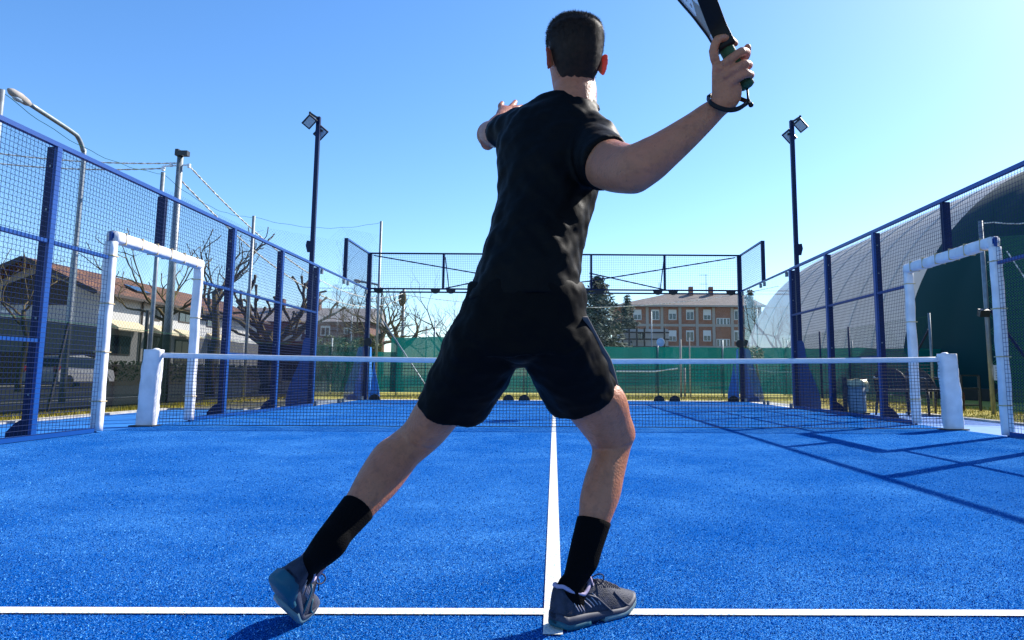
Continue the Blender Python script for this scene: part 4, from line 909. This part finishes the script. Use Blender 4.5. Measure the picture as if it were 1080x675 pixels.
for c, r in (((0,.103,-.028),(.013,.016,.012)),((0,.098,-.005),(.009,.012,.022)),((.011,.096,-.032),(.009,.011,.008)),((-.011,.096,-.032),(.009,.011,.008)),((0,.090,-.062),(.022,.012,.007)),((0,.089,-.071),(.018,.012,.006)),((.032,.082,.022),(.02,.014,.007)),((-.032,.082,.022),(.02,.014,.007)),((0,.088,-.098),(.017,.012,.013))):
    body.ball([0,0,0], r, 12, 8); n = 12*7+2
    for i in range(len(body.v)-n, len(body.v)): body.v[i] = tuple(H2W(Vector(body.v[i])+Vector(c)))
def ear(s):
    b = MB(); R_ = []
    # shell of the ear: rim outline swept with an inner hollow
    out = [(-.002,.030),(.010,.033),(.019,.026),(.021,.010),(.017,-.006),(.012,-.020),(.006,-.031),(-.002,-.032),(-.007,-.022),(-.009,-.004),(-.009,.016)]
    for lift, sc in ((-.004,.55),(.002,.8),(.010,1.0),(.014,.98),(.012,.82),(.006,.6)):
        R_.append([Vector((s*(.0715+lift+max(0,a)*.45), -.012-a*sc*1.0-.004, -.024+z*sc)) for a, z in out])
    b.rings(R_); return b
for s in (-1, 1):
    e_ = ear(s); o = len(body.v); body.v += [tuple(H2W(v)) for v in e_.v]; body.f += [tuple(i+o for i in f) for f in e_.f]
# --- striking hand, fingers closed on the grip
A = lambda *p: at(*p)
chain(body, [A(755,66,1.494),A(752.5,54,1.492),A(757,42,1.487),A(768,40.5,1.502),A(775.5,46,1.527)], [.0105,.0105,.0098,.009,.0078])
chain(body, [A(759,72,1.488),A(770,63,1.474),A(782,54.5,1.474),A(787.5,56,1.503),A(781,60,1.533)], [.011,.0105,.010,.0092,.008])
chain(body, [A(765,79,1.485),A(776,72.5,1.473),A(785.5,67.5,1.475),A(790,69,1.503),A(783,72,1.533)], [.011,.0105,.0098,.009,.008])
chain(body, [A(771,86,1.487),A(780,81,1.477),A(788,78,1.478),A(792,79.5,1.502),A(786,82.5,1.53)], [.0105,.0098,.009,.0083,.0074])
chain(body, [A(768,98,1.522),A(774,82,1.55),A(782,66,1.556),A(787,57,1.548),A(788.5,50,1.538)], [.016,.0145,.0115,.0108,.009])
for p, r in ((A(754,62,1.491),.0115),(A(759,72,1.486),.0122),(A(765.5,79.5,1.484),.0118),(A(771.5,86.5,1.486),.011)): body.ball(p, r, 10, 8)
# --- balancing hand, fingers spread
chain(body, [A(529.5,117,2.34),A(528,112,2.37),A(529.5,109,2.40)], [.0115,.0105,.009])
chain(body, [A(537,115,2.36),A(540.5,111.5,2.39),A(543.5,107.5,2.44)], [.0115,.0108,.009])
chain(body, [A(541,116,2.36),A(546,114,2.39),A(550.5,112.5,2.43)], [.0112,.010,.0085])
chain(body, [A(541,118,2.35),A(547,118,2.37),A(552,118,2.40)], [.0105,.0095,.008])
chain(body, [A(541,121,2.33),A(547,122,2.34),A(551,123,2.36)], [.010,.0085,.0072])
bo = fuse(body, 'body', [M['skin'], M['ear']], person, .003, 5, .5)
HRi = HR.transposed(); hc = np.array(HC); Rn = np.array(HRi)
fc = np.empty(len(bo.data.polygons)*3); bo.data.polygons.foreach_get('center', fc); fl = (fc.reshape(-1,3)-hc) @ Rn.T
bo.name = 'body'; bo.data.polygons.foreach_set('material_index', ((np.abs(fl[:,0]) > .0765) & (np.abs(fl[:,0]) < .12) & (fl[:,2] < .012) & (fl[:,2] > -.062) & (np.abs(fl[:,1]) < .05)).astype(np.int32))
# eyes
for s in (-1, 1):
    b = MB(); b.ball(H2W((s*.032,.083,.003)), .011, 12, 8); b.build('eye', M['tape'], person, True)
# --- hair: close cropped, fading at the nape
def hair_h(x, y, z):
    s = lambda e0, e1, v: max(0, min(1, (v-e0)/(e1-e0)))**2*(3-2*max(0, min(1, (v-e0)/(e1-e0))))
    nape = -.114+.012*math.sin(x*60)*0
    line = nape+(.006-nape)*s(-.03, -.006, y)+(.058)*s(.035, .082, y)   # nape, round the ear, temple and brow
    return max(0, min(1, (z-line)/.065))
hb = MB(); rows = cat_rom(HS, 8); nk = 72; HV = []; HT = []
for i, r in enumerate(rows):
    for k in range(nk):
        p = head_pt(r, 2*math.pi*k/nk); t = hair_h(p.x, p.y, p.z)
        top = max(0, p.z)/.116
        th_ = -.004+t**.8*(.0085+.004*top)+ (.0012*mnoise.noise(p*90) if t > 0 else 0)
        HV.append(head_pt(r, 2*math.pi*k/nk, th_)+Vector((0,0,th_*.5*max(0,p.z)/.1))); HT.append(t)
fs = [(i*nk+k, i*nk+(k+1)%nk, (i+1)*nk+(k+1)%nk, (i+1)*nk+k) for i in range(len(rows)-1) for k in range(nk)]
fs = [f for f in fs if max(HT[j] for j in f) > 0.02]+[tuple((len(rows)-1)*nk+k for k in range(nk))]
base = [H2W(v) for v in HV]; hb.add(base, fs)
hr = random.Random(3)
for f in fs[:-1]:
    c = sum((HV[j] for j in f), Vector())/4; t = sum(HT[j] for j in f)/4
    nrm = (HV[f[1]]-HV[f[0]]).cross(HV[f[3]]-HV[f[0]]).normalized()
    for _ in range(7 if t > .25 else 4):
        p = HV[f[0]].lerp(HV[f[1]], hr.random()).lerp(HV[f[3]].lerp(HV[f[2]], hr.random()), hr.random())
        L_ = (.004+.009*max(0,p.z+.02)/.12)*hr.uniform(.6,1.3)*(.35+.65*t)
        flow = Vector((p.x*2, (.6 if p.z > .06 else -.3), -.9 if p.z < .07 else .2)); flow = (flow-nrm*flow.dot(nrm)).normalized()
        d = (nrm*.55+flow*.9+Vector((hr.gauss(0,.25),hr.gauss(0,.25),hr.gauss(0,.25)))).normalized(); w = nrm.cross(d).normalized()*.0006
        q = p-nrm*(.001 if t > .3 else -.003); hb.add([H2W(q-w), H2W(q+w), H2W(q+d*L_)], [(0,1,2)])
ho = hb.build('hair', M['hair'], person, True)

# --- shirt
def crease(me, amp, seed, dirs):
    n = len(me.vertices); co = np.empty(n*3); no = np.empty(n*3)
    me.vertices.foreach_get('co', co); me.vertex_normals.foreach_get('vector', no)
    co = co.reshape(-1, 3); no = no.reshape(-1, 3); D = [(Vector(a), fr, am, ph) for a, fr, am, ph in dirs]; H = np.zeros(n)
    for i in range(n):
        p = Vector(co[i])
        for a, fr, am, ph in D: H[i] += am*mnoise.noise((p-a*p.dot(a)*.88)*fr+Vector((seed, ph, 0)))   # squeezed along the crease
    me.vertices.foreach_set('co', (co+no*(H*amp)[:, None]).ravel()); me.update()
SHIRT = [S(491.4,318,616,311,1.835,0.126), S(498.6,300,611.5,296,1.835,0.128), S(510.6,262,615,268,1.85,0.122), S(518.1,238,619,246,1.865,0.12), S(523.6,222,624,226,1.88,0.12), S(526.1,205,630,206,1.895,0.122,0.01), S(525.6,185,633,190,1.905,0.122,0.03), S(525.6,165,632,172,1.915,0.115,0.05),
         S(529.6,148,629,155,1.92,0.102,0.06), S(536.8,132,630,140,1.925,0.088,0.06), S(553,118,633,128,1.93,0.074,0.05), S(570,106,632,119,1.935,0.066,0.02), S(577,101,630,112,1.937,0.06)]
SL_R = [S(600,185,628,119,1.90,.078), S(608,192,639,123,1.86,.078), S(615,194,646,135,1.80,.074), S(621.5,194.5,659.5,151,1.725,.068)]
SL_L = [S(556,112,560,166,1.96,.075), S(542,117,547,163,2.0,.068), S(531,122.5,536,160,2.035,.06), S(523.5,128,527,156,2.065,.054)]
sh = MB(); loft(sh, SHIRT, 32); loft(sh, SL_R, 24); loft(sh, SL_L, 24)
def shirt_post(me):
    crease(me, 1.0, 3.0, [((.55,.2,.8), 26, .0055, 0), ((-.6,.1,.75), 30, .0045, 9), ((.95,.1,.25), 40, .0022, 5), ((.7,.2,-.68), 60, .0007, 7)])
so_ = fuse(sh, 'shirt', M['shirt'], person, .0045, 6, .5, shirt_post)
# collar and cuff hems
def hem(st, name, parent, m, r=.0035, grow=.002, n=48):
    l, rr, bb = st; l, rr = Vector(l), Vector(rr); c = (l+rr)/2; lat = (rr-l); a = lat.length/2+grow; lat.normalize()
    return c, lat, a, bb+grow
def ring_tube(b, c, lat, a, dep, bb, r, n=40):
    pts = [c+lat*a*math.cos(t)+dep*bb*math.sin(t) for t in np.linspace(0, 2*math.pi, n)]; b.tube(pts, r, 6, False)
b = MB(); l, rr, bb = S(579,104,630,115,1.937,.062); c = (l+rr)/2; lat = (rr-l).normalized(); dep = Vector((0,1,.25)); dep = (dep-lat*dep.dot(lat)).normalized()
for k in range(3): ring_tube(b, c+Vector((0,0,.004*k)), lat, (rr-l).length/2+.004-.001*k, dep, .068-.001*k, .0042)
b.build('collar', M['shirt'], so_, True)
# --- shorts
st_ = MB()
loft(st_, [S(494,300,614,298,1.835,.118), S(490,316,617.5,312,1.835,.122), S(477,342,620,335,1.84,.125), S(470,362,626,358,1.845,.122), S(488,373,616,370,1.85,.118), S(514,380,592,378,1.85,.10), S(543,387,556,387,1.85,.04)], 32)
loft(st_, [S(475,342,560,358,1.845,.118), S(460,377,546,386,1.885,.110), S(450,398,529,414,1.92,.104), S(441.5,417,510,442,1.955,.098)], 28)
loft(st_, [S(540,362,622,342,1.845,.115), S(554,388,633,367,1.89,.107), S(566,411,642,385,1.93,.102), S(577.5,432.5,649,402,1.97,.096)], 28)
def shorts_post(me): crease(me, 1.0, 8.0, [((.8,.1,-.6), 24, .006, 0), ((-.5,.2,-.85), 22, .005, 4), ((.95,.2,.2), 34, .0025, 2), ((.9,.1,-.4), 70, .0008, 6)])
sho = fuse(st_, 'shorts', M['shorts'], person, .0045, 6, .5, shorts_post)
b = MB(); pl = [S(613,335,620,334,1.79,.004), S(620,352,628.5,350,1.83,.004), S(628,368,637,366,1.87,.004), S(634.5,381,644,378,1.91,.004), S(640,394,648.5,391,1.945,.004), S(648,408,652.5,407,1.97,.003)]
loft(b, pl, 12); b.build('side_trim', M['lining'], sho, True)
# --- shoes
def smoothstep(t): t = max(0, min(1, t)); return t*t*(3-2*t)
def make_shoe(mat4, label=None, bend=0):
    """local frame: x heel to toe, y left, z up"""
    def T(p):
        x, y, z = p; s = x-.185
        if bend and s > 0:
            a = bend*min(1, s/.05)*(.5 if s < .05 else 1); a = bend*smoothstep(s/.07)
            x, z = .185+s*math.cos(a*.8)-z*math.sin(a)*.6, z*math.cos(a)+s*math.sin(a)
        return mat4 @ Vector((x, y, z))
    xs = np.array([0,.006,.02,.05,.09,.13,.17,.205,.235,.26,.28,.294,.302]); hw = np.array([.012,.024,.033,.037,.036,.037,.042,.0475,.0485,.045,.037,.024,.008]); cy = np.array([0,0,0,0,-.001,-.002,0,.003,.005,.006,.006,.006,.006])
    zt = np.array([.104,.110,.112,.094,.081,.104,.098,.083,.069,.060,.053,.045,.034]); nw = np.array([.5,.58,.60,.66,.72,.66,.60,.62,.70,.78,.82,.8,.7])
    bz = lambda x: .010*smoothstep((.03-x)/.03)+.022*smoothstep((x-.22)/.085)
    mid = lambda x: .034-.010*smoothstep((x-.05)/.18)
    def prof(x): return [float(np.interp(x, xs, q)) for q in (hw, cy, zt, nw)]
    X = np.concatenate([np.linspace(0,.04,9), np.linspace(.05,.26,22), np.linspace(.267,.302,9)])
    up = MB(); R = []
    for x in X:
        w, c, z, k = prof(x); z0 = bz(x)+mid(x)-.012; ring = []
        for a in np.linspace(0, math.pi, 21):
            ca, sa = math.cos(a), math.sin(a); h = abs(sa)**.8
            ww = w*(1-(1-k)*h**1.5)
            ring.append(T((x, c+ww*math.copysign(abs(ca)**.62, ca), z0+(z-z0)*h)))
        ring.append(T((x, c, z0-.004))); R.append(ring)
    up.rings(R); uo = up.build('shoe', M['shoe'], person, True)
    if label: tag(uo, label)
    # collar rim round the ankle opening
    cr = MB(); pts = []
    for t in np.linspace(0, 2*math.pi, 40):
        x = .066+.058*math.cos(t); w, c, z, k = prof(x); pts.append(T((x, c+.024*math.sin(t)*1.12, z+.001-.003*abs(math.sin(t)))))
    cr.tube(pts, .0052, 8, False); cr.build('collar_lining', M['lav'], uo, True)
    tg = MB(); tg.rings([[T((x+dx, y, z)) for dx, y in ((-.003,-.02),(-.003,.02),(.003,.017),(.003,-.017))] for x, z in ((.132,.092),(.124,.112),(.116,.128),(.113,.133))]); tg.build('tongue', M['lav'], uo)
    # midsole and outsole
    def slab(f0, f1, gw, x0=0, x1=.302):
        b = MB(); R = []
        for x in [q for q in X if x0-1e-6 <= q <= x1+1e-6]:
            w, c, z, k = prof(x); w += gw; a, d = f0(x), f1(x)
            R.append([T((x, c-w, a+.002)), T((x, c-w*.6, a)), T((x, c+w*.6, a)), T((x, c+w, a+.002)), T((x, c+w*1.02, (a+d)/2)), T((x, c+w*.96, d)), T((x, c-w*.96, d)), T((x, c-w*1.02, (a+d)/2))])
        b.rings(R); return b
    mo = slab(lambda x: bz(x)+.007, lambda x: bz(x)+mid(x), .0035).build('midsole', M['midsole'], uo, True)
    slab(lambda x: bz(x)-.001, lambda x: bz(x)+.016, .005, 0, .105).build('outsole', M['teal'], uo, True)
    slab(lambda x: bz(x)-.001, lambda x: bz(x)+.015, .005, .15, .302).build('outsole', M['outsole'], uo, True)
    hp = MB(); RR = []
    for x, z0_, z1_, g in ((-.010,.014,.030,-.006),(-.009,.006,.036,.002),(.002,.003,.039,.0075),(.02,.0,.038,.0078),(.04,-.001,.031,.0075),(.06,-.0015,.020,.007)):
        w, c, z, k = prof(max(0, x)); w += g
        RR.append([T((x, c-w*.8, z0_)), T((x, c+w*.8, z0_)), T((x, c+w, z0_+.006)), T((x, c+w, z1_-.006)), T((x, c+w*.85, z1_)), T((x, c-w*.85, z1_)), T((x, c-w, z1_-.006)), T((x, c-w, z0_+.006))])
    if bend: hp.rings(RR); hp.build('heel_pad', M['teal'], uo, True)
    # laces
    lb = MB()
    def surf(x, y): 
        w, c, z, k = prof(x); z0 = bz(x)+mid(x)-.012; t = min(.98, abs(y)/(w*.9)); return T((x, c+y, z0+(z-z0)*(1-t**2.6)+.003))
    for k in range(6):
        x = .14+k*.017; lb.tube([surf(x, -.021), surf(x+.003, -.01), surf(x+.005, 0), surf(x+.008, .011), surf(x+.01, .021)], .0024, 6)
        lb.tube([surf(x, .021), surf(x+.003, .01), surf(x+.005, 0), surf(x+.008, -.011), surf(x+.01, -.021)], .0024, 6)
    for s in (-1, 1):
        p = Vector((.136, 0, .108)); pts = [p+Vector((.005*math.sin(a)+.012*(1-math.cos(a)), s*.028*math.sin(a/2)**1.0, .014*math.sin(a))) for a in np.linspace(0, 2*math.pi*.92, 14)]
        lb.tube([T(q) for q in pts], .002, 6); lb.tube([T((.137,0,.108)), T((.15,s*.02,.103)), T((.162,s*.034,.086))], .0019, 6)
    lb.build('laces', M['lace'], uo, True)
    # pale strokes, teal bands
    sb = MB(); tb = MB()
    def side(x, f, s): 
        w, c, z, k = prof(x); z0 = bz(x)+mid(x)-.012; h = f; a = math.asin(min(1, h**(1/.8))); ww = w*(1-(1-k)*h**1.5)
        return T((x, c+s*(ww*math.cos(a)**.62+.0012), z0+(z-z0)*h))
    for s in (-1, 1):
        for k in range(4): sb.tube([side(.085+.011*k+.022*q, .35+.42*(1-q), s) for q in (0,.33,.66,1)], .0014, 5)
        for k in range(3): sb.tube([side(.05+.01*k+.012*q, .30+.3*(1-q), s) for q in (0,.5,1)], .0013, 5)
        tb.tube([side(.10+.08*q, .82-.75*q, s) for q in np.linspace(0,1,9)], .0035, 6); tb.tube([side(.20+.05*q, .75-.65*q, s) for q in np.linspace(0,1,7)], .003, 6)
    sb.build('stripe', M['shoelight'], uo, True); tb.build('overlay_band', M['teal'] if label and 'lifted' in label else M['midsole'], uo, True)
    return uo
make_shoe(RS, 'planted slate tennis shoe in low sun')
make_shoe(LS, 'lifted navy tennis shoe rolled onto its toe, teal heel rubber showing', .5)

# --- socks
for LEG, a, c in ((R_LEG, 8, 12), (L_LEG, 8, 12)):
    b = MB(); loft(b, LEG[a:], 24, 6, True, 1.0, .0035)
    b.build('sock', M['sock'], person, True)
# ================================================================== RACKET
racket = thing('padel_racket', at(788,92,1.527), 'padel racket with black rim and pale face raised in the player’s hand', 'racket')
B0 = at(787.5,91.5,1.520); B1 = at(758,36,1.510); ax = (B1-B0).normalized()
lat = Vector((.17,.98,0)); lat = (lat-ax*lat.dot(ax)).normalized(); nr = lat.cross(ax).normalized()
RM = Matrix(((lat.x,ax.x,nr.x,B0.x),(lat.y,ax.y,nr.y,B0.y),(lat.z,ax.z,nr.z,B0.z),(0,0,0,1)))
OUT = [(.017,.10),(.018,.125),(.023,.15),(.038,.18),(.060,.22),(.092,.265),(.122,.315),(.126,.36),(.105,.41),(.065,.443),(.02,.455)]
outl = [tuple(p) for p in cat_rom(OUT, 5)]; outl = outl+[(-x, y) for x, y in outl[::-1]]
def curve_mesh(loops, ext, bev=0):
    cu = bpy.data.curves.new('c', 'CURVE'); cu.dimensions = '2D'; cu.fill_mode = 'BOTH'; cu.extrude = ext; cu.bevel_depth = bev; cu.bevel_resolution = 2
    for lp in loops:
        s = cu.splines.new('POLY'); s.points.add(len(lp)-1); s.use_cyclic_u = True
        for i, (x, y) in enumerate(lp): s.points[i].co = (x, y, 0, 1)
    o = bpy.data.objects.new('c', cu); COL.objects.link(o); me = eval_mesh(o); bpy.data.objects.remove(o); bpy.data.curves.remove(cu)
    me.transform(RM); return me
inset = lambda k: [((x*(1-k)), .30+(y-.30)*(1-k)) for x, y in outl]
holes = []
for i in range(-3, 4):
    for j in range(-4, 5):
        x, y = i*.03+(.015 if j % 2 else 0), .325+j*.023
        if (x/.098)**2+((y-.325)/.105)**2 < 1: holes.append([(x+.0062*math.cos(a), y+.0062*math.sin(a)) for a in np.linspace(0, 2*math.pi, 13)[:-1]])
triangle = [(-.006,.17),(.006,.17),(.028,.205),(.018,.222),(-.018,.222),(-.028,.205)]
link('face', curve_mesh([inset(.03)]+holes, .0165), M['rface'], racket)
link('rim', curve_mesh([outl, inset(.035)], .019, .0015), M['rframe'], racket)
me = curve_mesh([[(.016,.145),(.034,.178),(.052,.215),(.030,.205),(.0,.235),(-.030,.205),(-.052,.215),(-.034,.178),(-.016,.145)]], .0168); link('throat_panel', me, M['rwedge'], racket)
me = curve_mesh([[(-.06,.262),(-.05,.262),(-.035,.285),(-.05,.30),(-.058,.30),(-.045,.284)],[(-.03,.262),(-.018,.262),(-.018,.30),(-.03,.30)]], .0169); link('print', me, M['rframe'], racket)
b = MB(); R = []
for y, a, c in ((-.004,.012,.012),(0,.0195,.0195),(.012,.0195,.0195),(.018,.0155,.0165),(.05,.0155,.017),(.10,.0155,.0175),(.128,.0165,.0185)):
    R.append([RM @ Vector((a*math.cos(t), y, c*math.sin(t))) for t in np.linspace(0, 6.2832, 21)[:-1]])
b.rings(R); b.build('handle', M['grip'], racket, True)
b = MB(); pts = [at(746.5+0,104,1.512), at(750,109,1.484), at(758,113.5,1.478), at(768,116,1.478), at(778,114.8,1.482), at(786,110,1.493), at(788,107.5,1.515), at(780,104,1.535), at(765,100,1.54), at(752,100,1.532), at(746.5,103,1.513)]
for o in (-.0025, 0, .0025): b.tube([Vector(p)+Vector((.1,0,1))*o for p in cat_rom([np.array(p) for p in pts], 5)], .0032, 6)
b.build('wrist_strap', M['rframe'], racket, True)
b = MB(); b.tube([at(786,110,1.493), at(789,104,1.50), at(788.5,98,1.512), at(788,93,1.520)], .003, 6); b.tube([at(786,110,1.493), at(790,108.5,1.496), at(793,110.5,1.497)], .003, 6); b.tube([at(789,104,1.50), at(791,108,1.50), at(792,111,1.498)], .003, 6); b.build('cord', M['rframe'], racket, True)
b = MB(); b.ball(at(792,110.5,1.497), .006, 10, 8); b.build('bead', M['rframe'], racket, True)
